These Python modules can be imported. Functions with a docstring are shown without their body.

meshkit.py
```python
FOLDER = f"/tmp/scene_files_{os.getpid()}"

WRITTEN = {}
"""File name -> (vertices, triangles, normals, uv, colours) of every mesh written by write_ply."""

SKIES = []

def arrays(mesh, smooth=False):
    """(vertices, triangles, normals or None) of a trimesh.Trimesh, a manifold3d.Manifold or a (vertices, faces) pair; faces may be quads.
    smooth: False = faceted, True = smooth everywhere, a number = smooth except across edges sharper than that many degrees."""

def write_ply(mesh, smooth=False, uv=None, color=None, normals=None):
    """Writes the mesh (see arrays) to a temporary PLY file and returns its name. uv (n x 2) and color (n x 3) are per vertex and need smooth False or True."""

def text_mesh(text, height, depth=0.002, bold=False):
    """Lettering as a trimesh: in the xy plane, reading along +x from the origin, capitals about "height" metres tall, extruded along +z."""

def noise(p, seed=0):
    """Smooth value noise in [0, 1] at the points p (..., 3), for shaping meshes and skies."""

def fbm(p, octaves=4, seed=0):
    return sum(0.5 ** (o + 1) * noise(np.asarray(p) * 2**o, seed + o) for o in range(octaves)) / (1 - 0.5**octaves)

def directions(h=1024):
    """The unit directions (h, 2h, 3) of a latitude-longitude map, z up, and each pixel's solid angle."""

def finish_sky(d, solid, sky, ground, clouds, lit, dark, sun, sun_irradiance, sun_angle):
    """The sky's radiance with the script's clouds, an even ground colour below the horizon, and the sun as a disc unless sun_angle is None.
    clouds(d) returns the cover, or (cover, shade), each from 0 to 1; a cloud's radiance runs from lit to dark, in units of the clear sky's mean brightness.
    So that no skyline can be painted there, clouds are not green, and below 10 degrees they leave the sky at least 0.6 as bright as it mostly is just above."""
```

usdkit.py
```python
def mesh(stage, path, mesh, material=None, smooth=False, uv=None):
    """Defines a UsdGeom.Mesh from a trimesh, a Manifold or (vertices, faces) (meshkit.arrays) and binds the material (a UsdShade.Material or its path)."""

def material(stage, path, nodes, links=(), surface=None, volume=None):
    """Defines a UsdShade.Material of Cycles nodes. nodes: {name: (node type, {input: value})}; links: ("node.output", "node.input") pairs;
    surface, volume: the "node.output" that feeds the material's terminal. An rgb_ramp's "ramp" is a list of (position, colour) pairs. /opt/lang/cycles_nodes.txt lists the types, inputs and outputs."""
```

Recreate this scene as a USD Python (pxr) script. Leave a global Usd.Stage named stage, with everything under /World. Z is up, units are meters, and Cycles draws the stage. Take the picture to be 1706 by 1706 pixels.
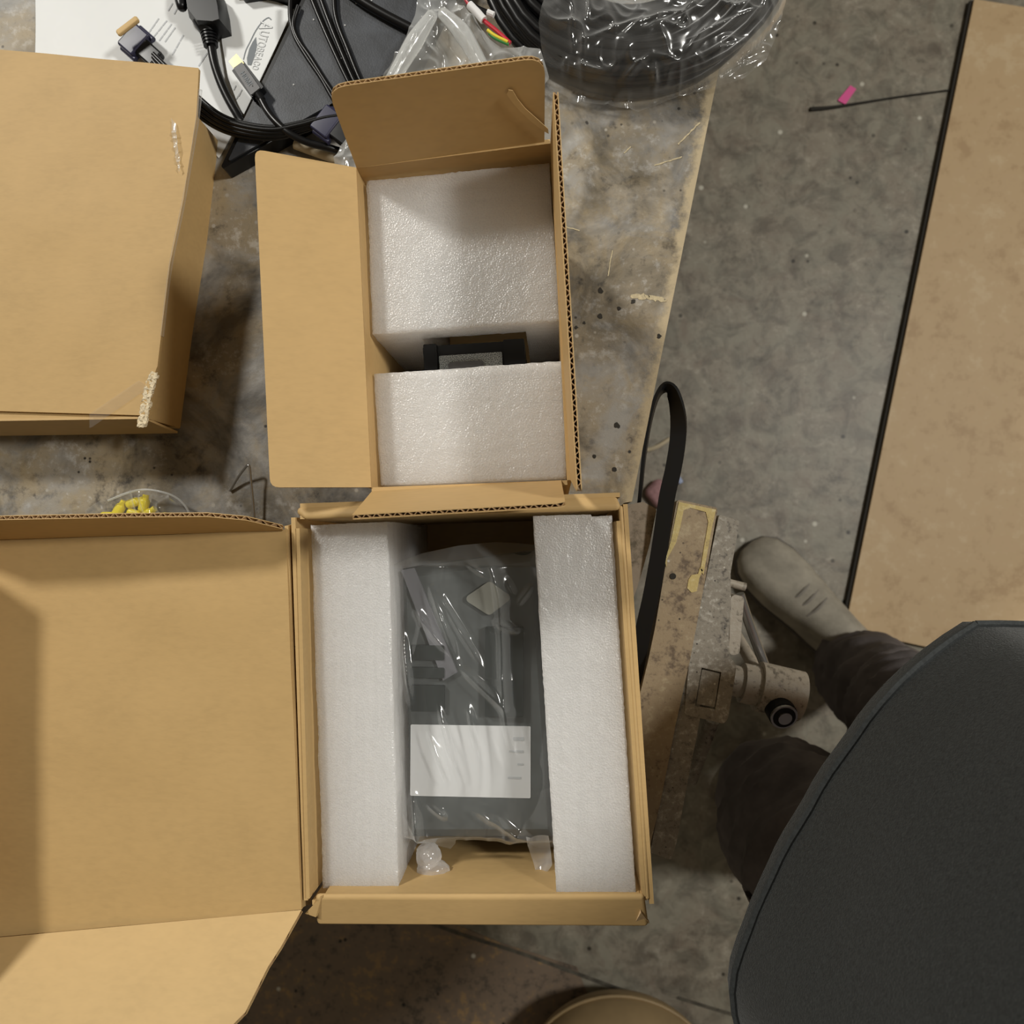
import math, numpy as np, trimesh, usdkit, meshkit
import manifold3d as m3
from manifold3d import Manifold, CrossSection
from shapely.geometry import Polygon, LineString, Point
from shapely import contains_xy
from scipy.spatial import Delaunay
from pxr import Usd, UsdGeom, UsdLux, UsdShade, Gf, Sdf

stage = Usd.Stage.CreateInMemory()
UsdGeom.SetStageUpAxis(stage, UsdGeom.Tokens.z); UsdGeom.SetStageMetersPerUnit(stage, 1.0)
UsdGeom.Xform.Define(stage, '/World')
# ------------------------------------------------------------------ camera: a phone held 1.5 m above the floor, looking almost straight down
F, CX, CZ = 1280.0, 853.0, 1.5
NAD = np.array([(930 - CX) / F, -(900 - CX) / F, -1.0])            # where the plumb line lies in the camera's axes
def rot_between(a, b):
    a = a / np.linalg.norm(a); b = b / np.linalg.norm(b); v = np.cross(a, b); c = a @ b
    K = np.array([[0, -v[2], v[1]], [v[2], 0, -v[0]], [-v[1], v[0], 0]])
    return np.eye(3) + K + K @ K / (1 + c)
R = rot_between(NAD, np.array([0, 0, -1.0]))
cam = UsdGeom.Camera.Define(stage, '/World/camera')
M = np.eye(4); M[:3, :3] = R.T; M[3, :3] = (0, 0, CZ)
cam.AddTransformOp().Set(Gf.Matrix4d(*M.ravel().tolist()))
cam.CreateHorizontalApertureAttr(36.0); cam.CreateVerticalApertureAttr(36.0)
cam.CreateFocalLengthAttr(36.0 * F / 1706)
cam.CreateFStopAttr(9.0); cam.CreateFocusDistanceAttr(0.58)
cam.CreateExposureAttr(1.2)
cam.CreateClippingRangeAttr(Gf.Vec2f(0.02, 100))
# ------------------------------------------------------------------ light: two ceiling lamps behind the bench, dim bounce from the hall
def lamp(name, pos, target, r, power, col):
    l = UsdLux.DiskLight.Define(stage, '/World/' + name)
    l.CreateRadiusAttr(r); l.CreateIntensityAttr(power); l.CreateColorAttr(Gf.Vec3f(*col))
    m = Gf.Matrix4d(); m.SetLookAt(Gf.Vec3d(*pos), Gf.Vec3d(*target), Gf.Vec3d(0, 1, 0))
    l.AddTransformOp().Set(m.GetInverse())
lamp('ceiling_lamp_light', (-2.05, 2.0, 3.2), (0, 0, .8), .22, 72, (1, .97, .90))
lamp('ceiling_lamp_light_001', (1.95, .65, 3.2), (0, 0, .8), .22, 50, (1, .97, .90))
dome = UsdLux.DomeLight.Define(stage, '/World/hall_light'); dome.CreateIntensityAttr(0.018); dome.CreateColorAttr(Gf.Vec3f(1, .84, .6))

# ------------------------------------------------------------------ helpers
def at(px, py, z):
    """The point of height z that the photograph shows at this pixel."""
    d = R @ np.array([(px - CX) / F, -(py - CX) / F, -1.0])
    return np.array([0, 0, CZ]) + d * ((z - CZ) / d[2])
def ats(pts, z): return np.array([at(p[0], p[1], p[2] if len(p) > 2 else z) for p in pts])
USED = {}
def numbered(path):
    k = USED.get(path, 0); USED[path] = k + 1
    return path if k == 0 else f'{path}_{k:03d}'
BASE = {}
def tag(prim, label=None, cat=None, group=None, kind=None):
    for k, v in (('label', label), ('category', cat), ('group', group), ('kind', kind)):
        if v: prim.SetCustomDataByKey(k, v)
def thing(name, label, cat, loc, group=None, kind=None):
    path = numbered('/World/' + name)
    x = UsdGeom.Xform.Define(stage, path); x.AddTranslateOp().Set(Gf.Vec3d(*map(float, loc)))
    tag(x.GetPrim(), label, cat, group, kind); BASE[path] = np.array(loc, float)
    return path
def obj(parent, name, mesh, mat, label=None, smooth=35, kind=None, cat=None, group=None):
    """One Mesh prim: a part of parent, or a thing of its own when parent is None."""
    path = numbered((parent or '/World') + '/' + name)
    v, f, _ = meshkit.arrays(mesh)
    root = '/'.join(path.split('/')[:3]); off = BASE.get(root, np.zeros(3))
    prim = usdkit.mesh(stage, path, (v - off, f), '/World/Looks/' + mat, smooth=smooth)
    tag(prim.GetPrim(), label, cat, group, kind)
    return path
def tm(m):
    if isinstance(m, trimesh.Trimesh): return m
    v, f, _ = meshkit.arrays(m); return trimesh.Trimesh(v, f, process=False)
def cat_(*ms): return trimesh.util.concatenate([tm(m) for m in ms])
def man(m):
    m = tm(m).copy(); m.merge_vertices()
    return Manifold(m3.Mesh(np.asarray(m.vertices, np.float32), np.asarray(m.faces, np.uint32)))
def hull(pts): return Manifold.hull_points(np.asarray(pts, float))
def box(c, s): return Manifold.cube(s, True).translate(c)
def balls(pr):
    """hull of spheres given as (x, y, z, r)"""
    return Manifold.batch_hull([Manifold.sphere(r, 16).translate((x, y, z)) for x, y, z, r in pr])
def prism(quad, z0, z1, r=0.0):
    """vertical prism over the xy polygon; r rounds its upright edges"""
    p = Polygon(np.asarray(quad)[:, :2])
    if r: p = p.buffer(-r).buffer(r, 4)
    c = np.asarray(p.exterior.coords)[:-1]
    cs = CrossSection([c]) if Polygon(c).exterior.is_ccw else CrossSection([c[::-1]])
    return Manifold.extrude(cs, z1 - z0).translate((0, 0, z0))
def rbox(c, s, r=.002, rz=0.0):
    h = np.array(s) / 2 - r
    m = Manifold.batch_hull([Manifold.sphere(r, 8).translate((sx * h[0], sy * h[1], sz * h[2])) for sx in (-1, 1) for sy in (-1, 1) for sz in (-1, 1)])
    return m.rotate((0, 0, rz)).translate(c)
def spline(pts, n=10):
    p = np.asarray(pts, float)
    if len(p) < 3: return np.linspace(p[0], p[-1], n)
    q = np.vstack([2 * p[0] - p[1], p, 2 * p[-1] - p[-2]]); out = []
    for i in range(1, len(q) - 2):
        t = np.linspace(0, 1, n, endpoint=False)[:, None]; a, b, c, d = q[i - 1:i + 3]
        out.append(.5 * (2 * b + (c - a) * t + (2 * a - 5 * b + 4 * c - d) * t ** 2 + (3 * b - 3 * c + d - a) * t ** 3))
    return np.vstack(out + [p[-1:]])
def tube(pts, r, sides=10, n=10, caps=True):
    p = spline(pts, n); k = len(p); rr = np.broadcast_to(np.interp(np.linspace(0, 1, k), np.linspace(0, 1, np.size(r)), np.atleast_1d(r)), (k,))
    t = np.gradient(p, axis=0); t /= np.linalg.norm(t, axis=1, keepdims=True) + 1e-12
    a = np.zeros_like(t); ref = np.array([0, 0, 1.0]) if abs(t[0, 2]) < .9 else np.array([1.0, 0, 0])
    for i in range(k):
        ref = ref - (ref @ t[i]) * t[i]; ref /= np.linalg.norm(ref); a[i] = ref
    b = np.cross(t, a); ang = np.arange(sides) * 2 * np.pi / sides
    v = (p[:, None] + rr[:, None, None] * (np.cos(ang)[None, :, None] * a[:, None] + np.sin(ang)[None, :, None] * b[:, None])).reshape(-1, 3)
    i, j = np.meshgrid(np.arange(k - 1), np.arange(sides), indexing='ij'); j2 = (j + 1) % sides
    q = np.stack([i * sides + j, i * sides + j2, (i + 1) * sides + j2, (i + 1) * sides + j], -1).reshape(-1, 4)
    f = np.vstack([q[:, [0, 1, 2]], q[:, [0, 2, 3]]])
    if caps:
        v = np.vstack([v, p[:1], p[-1:]]); s = np.arange(sides); e = (k - 1) * sides
        f = np.vstack([f, np.stack([np.full(sides, len(v) - 2), (s + 1) % sides, s], 1), np.stack([np.full(sides, len(v) - 1), e + s, e + (s + 1) % sides], 1)])
    return trimesh.Trimesh(v, f, process=False)
def loft(rings, cap=True):
    rings = np.asarray(rings, float); k, s = rings.shape[:2]; v = rings.reshape(-1, 3)
    i, j = np.meshgrid(np.arange(k - 1), np.arange(s), indexing='ij'); j2 = (j + 1) % s
    q = np.stack([i * s + j, i * s + j2, (i + 1) * s + j2, (i + 1) * s + j], -1).reshape(-1, 4)
    f = np.vstack([q[:, [0, 1, 2]], q[:, [0, 2, 3]]])
    if cap:
        v = np.vstack([v, rings[0].mean(0), rings[-1].mean(0)]); u = np.arange(s); e = (k - 1) * s
        f = np.vstack([f, np.stack([np.full(s, len(v) - 2), (u + 1) % s, u], 1), np.stack([np.full(s, len(v) - 1), e + u, e + (u + 1) % s], 1)])
    return trimesh.Trimesh(v, f, process=False)
def frame(p):
    """panel frame: u along the first edge, n the plane's normal turned upward or as given by the winding"""
    c = p.mean(0); _, _, vt = np.linalg.svd(p - c); n = vt[2]
    u = p[1] - p[0]; u = u - (u @ n) * n; u /= np.linalg.norm(u)
    return p[0], u, np.cross(n, u), n
def panel(pts, t, out=None, r=0.0, corr=False, wob=0.0, pitch=.0062):
    """A cardboard sheet over the (nearly flat) polygon pts, its thickness t growing towards out. With corr the middle is a real flute along v (perpendicular to the first edge)."""
    p = np.asarray(pts, float); o, u, v, n = frame(p)
    if out is None: out = np.array([0, 0, -1.0])
    if n @ np.asarray(out) < 0: n = -n
    if (np.cross(u, v) @ n) < 0: v = -v
    uv = np.stack([(p - o) @ u, (p - o) @ v], 1)
    poly = Polygon(uv)
    if r: poly = poly.buffer(-r).buffer(r, 5)
    def ext(pg, a, b):
        c = np.asarray(pg.exterior.coords)[:-1]
        if not pg.exterior.is_ccw: c = c[::-1]
        return Manifold.extrude(CrossSection([c]), b - a).translate((0, 0, a))
    T = np.column_stack([u, v, n, o])
    if not corr:
        m = ext(poly, 0, t)
        if wob: m = m.refine_to_length(.012)
        m = tm(m)
        if wob: m.vertices[:, 2] += wob * (meshkit.noise(np.column_stack([m.vertices[:, :2] * 22, np.zeros(len(m.vertices))]), 5) - .5)
        V = m.vertices @ T[:, :3].T + o
        return trimesh.Trimesh(V, m.faces, process=False), None
    ln = .0005
    skins = cat_(ext(poly, 0, ln), ext(poly, t - ln, t))
    u0, v0, u1, v1 = poly.bounds; x = np.arange(u0 - .01, u1 + .01, pitch / 10)
    wave = LineString(np.column_stack([x, t / 2 + (t / 2 - ln) * np.clip(1.25 * np.sin(2 * np.pi * x / pitch), -1, 1)])).buffer(.00022, 1)
    c = np.asarray(wave.exterior.coords)[:-1]; c = c if wave.exterior.is_ccw else c[::-1]
    fl = Manifold.extrude(CrossSection([c]), v1 - v0 + .02).rotate((90, 0, 0)).translate((0, v1 + .01, 0))
    fl = fl ^ ext(poly, .0002, t - .0002)
    res = []
    for m in (skins, fl):
        m = tm(m); res.append(trimesh.Trimesh(m.vertices @ T[:, :3].T + o, m.faces, process=False))
    return res
def sheet(poly_xy, zf, step=.003, thick=0.0):
    """An open sheet over the xy polygon with the height zf(xy)."""
    pg = Polygon(np.asarray(poly_xy)[:, :2])
    L = pg.exterior.length; n = max(8, int(L / step))
    b = np.array([pg.exterior.interpolate(i / n, True).coords[0] for i in range(n)])
    x0, y0, x1, y1 = pg.bounds
    gx, gy = np.meshgrid(np.arange(x0, x1, step), np.arange(y0, y1, step * .87)); gx[1::2] += step / 2
    g = np.column_stack([gx.ravel(), gy.ravel()]); ins = pg.buffer(-step * .55)
    g = g[contains_xy(ins, g[:, 0], g[:, 1])]; xy = np.vstack([b, g]); t = Delaunay(xy).simplices
    c = xy[t].mean(1); t = t[contains_xy(pg, c[:, 0], c[:, 1])]
    a = np.cross(np.c_[xy[t[:, 1]] - xy[t[:, 0]], np.zeros(len(t))], np.c_[xy[t[:, 2]] - xy[t[:, 0]], np.zeros(len(t))])[:, 2]
    t[a < 0] = t[a < 0][:, ::-1]; t = t[np.abs(a) > 1e-12]
    v = np.column_stack([xy, zf(xy)])
    if not thick: return trimesh.Trimesh(v, t, process=False)
    k = len(v); w = v - [0, 0, thick]; i = np.arange(n); j = (i + 1) % n
    ccw = pg.exterior.is_ccw
    q = np.stack([i, i + k, j + k, j], 1) if ccw else np.stack([i, j, j + k, i + k], 1)
    return trimesh.Trimesh(np.vstack([v, w]), np.vstack([t, t[:, ::-1] + k, q[:, [0, 1, 2]], q[:, [0, 2, 3]]]), process=False)
def fold(xy, scale, seed, power=3):
    """sharp crumple ridges in 0..1"""
    p = np.column_stack([xy * scale, np.zeros(len(xy))])
    w = p + 1.2 * np.column_stack([meshkit.noise(p * .6 + 9, seed + 7), meshkit.noise(p * .6 + 31, seed + 8), np.zeros(len(p))])
    return (1 - np.abs(2 * meshkit.noise(w, seed) - 1)) ** power
def crease(xy, segs):
    """folds along given lines: (x0, y0, x1, y1, height, width)"""
    h = np.zeros(len(xy))
    for x0, y0, x1, y1, a, w in segs:
        d = np.array([x1 - x0, y1 - y0]); L2 = d @ d; t = np.clip(((xy - [x0, y0]) @ d) / L2, 0, 1)
        dist = np.linalg.norm(xy - np.array([x0, y0]) - t[:, None] * d, axis=1)
        h += a * np.maximum(0, 1 - dist / w) ** 1.5 * np.sin(np.pi * np.clip(t, .05, .95))
    return h

# ------------------------------------------------------------------ materials
def mat(name, nodes, links, surface): usdkit.material(stage, '/World/Looks/' + name, nodes, links, surface)
def plain(name, col, rough=.5, var=.0, scale=60, bump=0.0, bscale=200, metal=0.0, spec=.5, extra=None):
    n = {'p': ('principled_bsdf', {'base_color': col, 'roughness': rough, 'metallic': metal, 'specular_ior_level': spec, **(extra or {})}), 'g': ('geometry', {})}
    l = []
    if var:
        n['n'] = ('noise_texture', {'scale': scale, 'detail': 4.0, 'roughness': .6})
        n['r'] = ('rgb_ramp', {'ramp': [(.3, tuple(c * (1 - var) for c in col)), (.7, tuple(min(1, c * (1 + var)) for c in col))]})
        l += [('g.position', 'n.vector'), ('n.fac', 'r.fac'), ('r.color', 'p.base_color')]
    if bump:
        n['bn'] = ('noise_texture', {'scale': bscale, 'detail': 3.0}); n['b'] = ('bump', {'strength': bump, 'distance': .001})
        l += [('g.position', 'bn.vector'), ('bn.fac', 'b.height'), ('b.normal', 'p.normal')]
    mat(name, n, l, 'p.BSDF')
def card(name, col, ang=0.0):
    """kraft board: fibres and faint flute lines"""
    d = tuple(c * .93 for c in col); b = tuple(min(1, c * 1.05) for c in col)
    mat(name, {'g': ('geometry', {}), 'm': ('mapping', {'rotation': (0, 0, ang), 'scale': (110, 300, 200)}), 'n': ('noise_texture', {'scale': 1.0, 'detail': 4.0, 'roughness': .6}),
               'n2': ('noise_texture', {'scale': 22.0, 'detail': 3.0}), 'mx': ('math', {'math_type': 'multiply_add', 'value2': .5}), 'r': ('rgb_ramp', {'ramp': [(.33, d), (.5, col), (.68, b)]}),
               'h': ('math', {'math_type': 'multiply', 'value2': .5}), 'b': ('bump', {'strength': .12, 'distance': .0006}), 'p': ('principled_bsdf', {'roughness': .62, 'specular_ior_level': .35})},
        [('g.position', 'm.vector'), ('m.vector', 'n.vector'), ('g.position', 'n2.vector'), ('n2.fac', 'h.value1'), ('n.fac', 'mx.value1'), ('h.value', 'mx.value3'), ('mx.value', 'r.fac'),
         ('r.color', 'p.base_color'), ('n.fac', 'b.height'), ('b.normal', 'p.normal')], 'p.BSDF')
card('kraft', (.535, .36, .158)); card('kraft_turned', (.52, .35, .152), math.pi / 2)
card('kraft_pale', (.60, .42, .195))
plain('kraft_cut', (.60, .43, .24), .8, .15, 400); plain('flute', (.40, .25, .12), .85, .1, 300)
plain('torn_paper', (.70, .60, .42), .9, .25, 300, .8, 500)
def foam_mat(name, stretch):
  mat(name, {'sm': ('mapping', {'scale': stretch}), 'sn': ('noise_texture', {'scale': 1.0, 'detail': 3.0}), 'sr': ('rgb_ramp', {'ramp': [(.38, (.95, .95, .95)), (.60, (1, 1, 1))]}), 'mm': ('mix', {'mix_type': 'multiply', 'fac': 1.0}), 'g': ('geometry', {}), 'n': ('noise_texture', {'scale': 700.0, 'detail': 2.0, 'roughness': .7}), 'v': ('voronoi_texture', {'scale': 800.0}), 'lay': ('mapping', {'scale': (4, 4, 4)}),
             'n3': ('noise_texture', {'scale': 14.0, 'detail': 2.0}), 'r': ('rgb_ramp', {'ramp': [(.32, (.93, .93, .94)), (.5, (.985, .985, .99)), (.64, (1, 1, 1))]}),
             'b': ('bump', {'strength': .5, 'distance': .0008}), 'p': ('principled_bsdf', {'roughness': .30, 'specular_ior_level': .5, 'subsurface_method': 'random_walk', 'subsurface_weight': .75, 'subsurface_radius': (1, 1, 1), 'subsurface_scale': .02})},
    [('g.position', 'n.vector'), ('g.position', 'v.vector'), ('n.fac', 'r.fac'), ('g.position', 'sm.vector'), ('sm.vector', 'sn.vector'), ('sn.fac', 'sr.fac'), ('r.color', 'mm.color1'), ('sr.color', 'mm.color2'), ('mm.color', 'p.base_color'), ('v.distance', 'b.height'), ('b.normal', 'p.normal')], 'p.BSDF')
foam_mat('foam', (12, 160, 160)); foam_mat('foam_long', (180, 9, 160))
def film(name, milk, col=(.9, .92, .93), rough=.17, scale=40, bump=.35):
    mat(name, {'g': ('geometry', {}), 't': ('transparent_bsdf', {'color': (1, 1, 1)}), 'd': ('diffuse_bsdf', {'color': col}), 'tr': ('translucent_bsdf', {'color': col}), 'a': ('mix_closure', {'fac': .5}), 'b': ('mix_closure', {}), 'mp': ('math', {'math_type': 'power', 'value2': 1.6}), 'mm': ('math', {'math_type': 'multiply_add', 'value2': min(.9, milk * 6 + .25), 'value3': milk, 'use_clamp': True}),
               'gl': ('glossy_bsdf', {'color': (1, 1, 1), 'roughness': rough}), 'fr': ('layer_weight', {'blend': .5}), 'fp': ('math', {'math_type': 'power', 'value2': 3.0}), 'fm': ('math', {'math_type': 'multiply_add', 'value2': .75, 'value3': .06}), 'c': ('mix_closure', {}),
               'n': ('noise_texture', {'scale': scale, 'detail': 2.0, 'distortion': 1.0}), 'bp': ('bump', {'strength': bump, 'distance': .002})},
        [('d.BSDF', 'a.closure1'), ('tr.BSDF', 'a.closure2'), ('t.BSDF', 'b.closure1'), ('a.closure', 'b.closure2'), ('fr.facing', 'fp.value1'), ('fp.value', 'fm.value1'), ('fm.value', 'c.fac'), ('fr.facing', 'mp.value1'), ('mp.value', 'mm.value1'), ('mm.value', 'b.fac'), ('b.closure', 'c.closure1'), ('gl.BSDF', 'c.closure2'),
         ('g.position', 'n.vector'), ('n.fac', 'bp.height'), ('bp.normal', 'gl.normal')], 'c.closure')
film('bag_film', .06, (.80, .84, .85), rough=.14, bump=.08); film('coil_film', .06, bump=.2); film('milky_film', .38, (.88, .90, .90)); film('tail_film', .42, (.85, .84, .84)); film('clear_film', .07, rough=.1); film('tape_film', .05, rough=.2, bump=.1)
plain('black_plastic', (.0045, .005, .006), .35, .2, 80, spec=.35); plain('black_rubber', (.006, .006, .0065), .55, spec=.3); plain('black_cable', (.004, .004, .0045), .33, spec=.4)
plain('slab_top', (.034, .038, .046), .5, .45, 35, .15, 700); plain('navy_plastic', (.022, .022, .055), .4); plain('plug_grey', (.10, .10, .105), .45, .15, 200)
plain('brass', (.80, .68, .33), .25, metal=.6); plain('steel', (.42, .42, .42), .28, metal=.9); plain('paper', (.80, .82, .83), .8, .03, 12); plain('ink', (.20, .22, .24), .8); plain('ink_faint', (.52, .54, .56), .8)
plain('red_wire', (.50, .02, .04), .4); plain('yellow_wire', (.75, .62, .05), .4); plain('green_wire', (.05, .25, .07), .4); plain('white_sleeve', (.75, .75, .76), .5)
plain('yellow_plastic', (.85, .70, .01), .35); plain('pink_tape', (.85, .12, .38), .6); plain('pale_wood', (.55, .47, .33), .8); plain('pink_cloth', (.42, .24, .25), .9, .2, 200); plain('blue_chip', (.35, .42, .62), .5)
plain('strap_grey', (.15, .15, .165), .5); plain('device_grey', (.080, .088, .088), .5, .15, 60); plain('device_dark', (.020, .025, .025), .45); plain('label_paper', (.70, .71, .72), .6); plain('device_light', (.22, .22, .19), .5)
mat('speckle', {'g': ('geometry', {}), 'v': ('white_noise_texture', {}), 'n': ('noise_texture', {'scale': 1500.0, 'detail': 1.0}), 'r': ('rgb_ramp', {'ramp': [(.35, (.06, .07, .07)), (.65, (.45, .48, .48))]}), 'p': ('principled_bsdf', {'roughness': .5})},
    [('g.position', 'n.vector'), ('n.fac', 'r.fac'), ('r.color', 'p.base_color')], 'p.BSDF')
# the bench: worn, greasy plywood, pale where its edge is rubbed off (distance from the edge + noise)
EA, EB = at(1195, 130, .8)[:2], at(1050, 850, .8)[:2]
ed = (EB - EA) / np.linalg.norm(EB - EA); en = np.array([-ed[1], ed[0]]);  en = en if en[0] > 0 else -en
def grime(name, base, dark, pale, scale, edge=None, spots=True, rough=.55, fleck=(.62, .60, .54), tint=None, fleck_r=.05, mottle=None):
    n = {'g': ('geometry', {}), 'n1': ('noise_texture', {'scale': scale, 'detail': 6.0, 'roughness': .65, 'distortion': .6}), 'n2': ('noise_texture', {'scale': scale * 5, 'detail': 5.0, 'roughness': .7}),
         'ad': ('math', {'math_type': 'multiply_add', 'value2': .55}), 'hf': ('math', {'math_type': 'multiply', 'value2': .45}), 'r': ('rgb_ramp', {'ramp': [(.38, dark), (.475, base), (.53, base), (.61, pale)]}),
         'p': ('principled_bsdf', {'roughness': rough, 'specular_ior_level': .4}), 'b': ('bump', {'strength': .25, 'distance': .002})}
    l = [('g.position', 'n1.vector'), ('g.position', 'n2.vector'), ('n2.fac', 'ad.value1'), ('n1.fac', 'hf.value1'), ('hf.value', 'ad.value3'), ('ad.value', 'r.fac'), ('n2.fac', 'b.height'), ('b.normal', 'p.normal')]
    last = 'r.color'
    if tint:
        n['tn'] = ('noise_texture', {'scale': scale * .7, 'detail': 4.0, 'roughness': .6, 'distortion': 1.0}); n['tm'] = ('mapping', {'location': (3.1, 7.7, 0)}); n['tr'] = ('rgb_ramp', {'ramp': [(.44, (0, 0, 0)), (.58, (.7, .7, .7))]}); n['tx'] = ('mix', {'color2': tint[0]})
        n['un'] = ('noise_texture', {'scale': scale * 1.3, 'detail': 4.0, 'roughness': .65, 'distortion': .8}); n['um'] = ('mapping', {'location': (13.1, -4.7, 2)}); n['ur'] = ('rgb_ramp', {'ramp': [(.48, (0, 0, 0)), (.72, (.8, .8, .8))]}); n['uw'] = ('mix', {'color2': tint[1]})
        l += [('g.position', 'tm.vector'), ('tm.vector', 'tn.vector'), ('tn.fac', 'tr.fac'), ('tr.color', 'tx.fac'), (last, 'tx.color1'), ('g.position', 'um.vector'), ('um.vector', 'un.vector'), ('un.fac', 'ur.fac'), ('ur.color', 'uw.fac'), ('tx.color', 'uw.color1')]
        last = 'uw.color'
    if mottle:
        n['mn'] = ('noise_texture', {'scale': mottle[0], 'detail': 5.0, 'roughness': .62, 'distortion': .8}); n['mr'] = ('rgb_ramp', {'ramp': [(.36, (mottle[1],) * 3), (.56, (1, 1, 1))]}); n['mo'] = ('mapping', {'location': (-5.3, 2.9, 1)}); n['mu'] = ('mix', {'mix_type': 'multiply', 'fac': 1.0})
        l += [('g.position', 'mo.vector'), ('mo.vector', 'mn.vector'), ('mn.fac', 'mr.fac'), (last, 'mu.color1'), ('mr.color', 'mu.color2')]
        last = 'mu.color'
    if spots:
        n['v'] = ('voronoi_texture', {'scale': spots}); n['vr'] = ('rgb_ramp', {'ramp': [(.07, (1, 1, 1)), (.13, (0, 0, 0))]}); n['sx'] = ('mix', {'color2': tuple(c * .25 for c in dark)})
        n['vm'] = ('math', {'math_type': 'multiply'}); n['n4'] = ('noise_texture', {'scale': scale * .8}); n['n4r'] = ('rgb_ramp', {'ramp': [(.45, (0, 0, 0)), (.58, (1, 1, 1))]})
        n['v2'] = ('voronoi_texture', {'scale': spots * .55}); n['vr2'] = ('rgb_ramp', {'ramp': [(fleck_r, (1, 1, 1)), (fleck_r * 1.8, (0, 0, 0))]}); n['sx2'] = ('mix', {'color2': fleck})
        l += [('g.position', 'v.vector'), ('v.distance', 'vr.fac'), ('g.position', 'n4.vector'), ('n4.fac', 'n4r.fac'), ('n4r.color', 'vm.value2'), ('vr.color', 'vm.value1'), ('vm.value', 'sx.fac'), (last, 'sx.color1'),
              ('g.position', 'v2.vector'), ('v2.distance', 'vr2.fac'), ('vr2.color', 'sx2.fac'), ('sx.color', 'sx2.color1')]
        last = 'sx2.color'
    if edge:
        (ox, oy), (nx, ny), width, col = edge
        a = math.atan2(ny, nx)
        n['em'] = ('mapping', {'mapping_type': 'texture', 'location': (ox, oy, 0), 'rotation': (0, 0, a)}); n['es'] = ('separate_xyz', {}); n['en'] = ('noise_texture', {'scale': 70.0, 'detail': 5.0, 'roughness': .7})
        n['ea'] = ('math', {'math_type': 'multiply_add', 'value2': width * 4.0, 'value3': -width * 1.0}); n['eb'] = ('math', {'math_type': 'add'}); n['er'] = ('map_range', {'from_min': -width * .5, 'from_max': width * .7, 'clamp': True}); n['ex'] = ('mix', {'color2': col})
        l += [('g.position', 'em.vector'), ('em.vector', 'es.vector'), ('g.position', 'en.vector'), ('en.fac', 'ea.value1'), ('ea.value', 'eb.value1'), ('es.x', 'eb.value2'), ('eb.value', 'er.value'), ('er.result', 'ex.fac'), (last, 'ex.color1')]
        last = 'ex.color'
    mat(name, n, l + [(last, 'p.base_color')], 'p.BSDF')
grime('bench_top', (.30, .255, .185), (.095, .08, .062), (.50, .47, .42), 16, ((EA[0], EA[1]), en, .007, (.44, .36, .23)), 70, fleck=(.40, .37, .32), mottle=(13, .38), tint=((.33, .33, .325), (.36, .28, .16)))
grime('bench_side', (.26, .21, .155), (.10, .08, .05), (.34, .28, .2), 12, None, 0)
grime('concrete', (.30, .27, .215), (.18, .16, .125), (.40, .365, .30), 13, None, 26, .45, fleck=(.60, .58, .50), fleck_r=.045, mottle=(22, .62), tint=((.29, .275, .22), (.22, .18, .14)))
grime('jaw_wood', (.36, .28, .18), (.15, .11, .075), (.46, .38, .25), 22, None, 110)
grime('jaw_iron', (.30, .275, .23), (.10, .09, .08), (.50, .48, .43), 38, None, 140, .5)
grime('hub_iron', (.42, .37, .30), (.16, .14, .11), (.46, .42, .35), 40, None, 0, .45)
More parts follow.
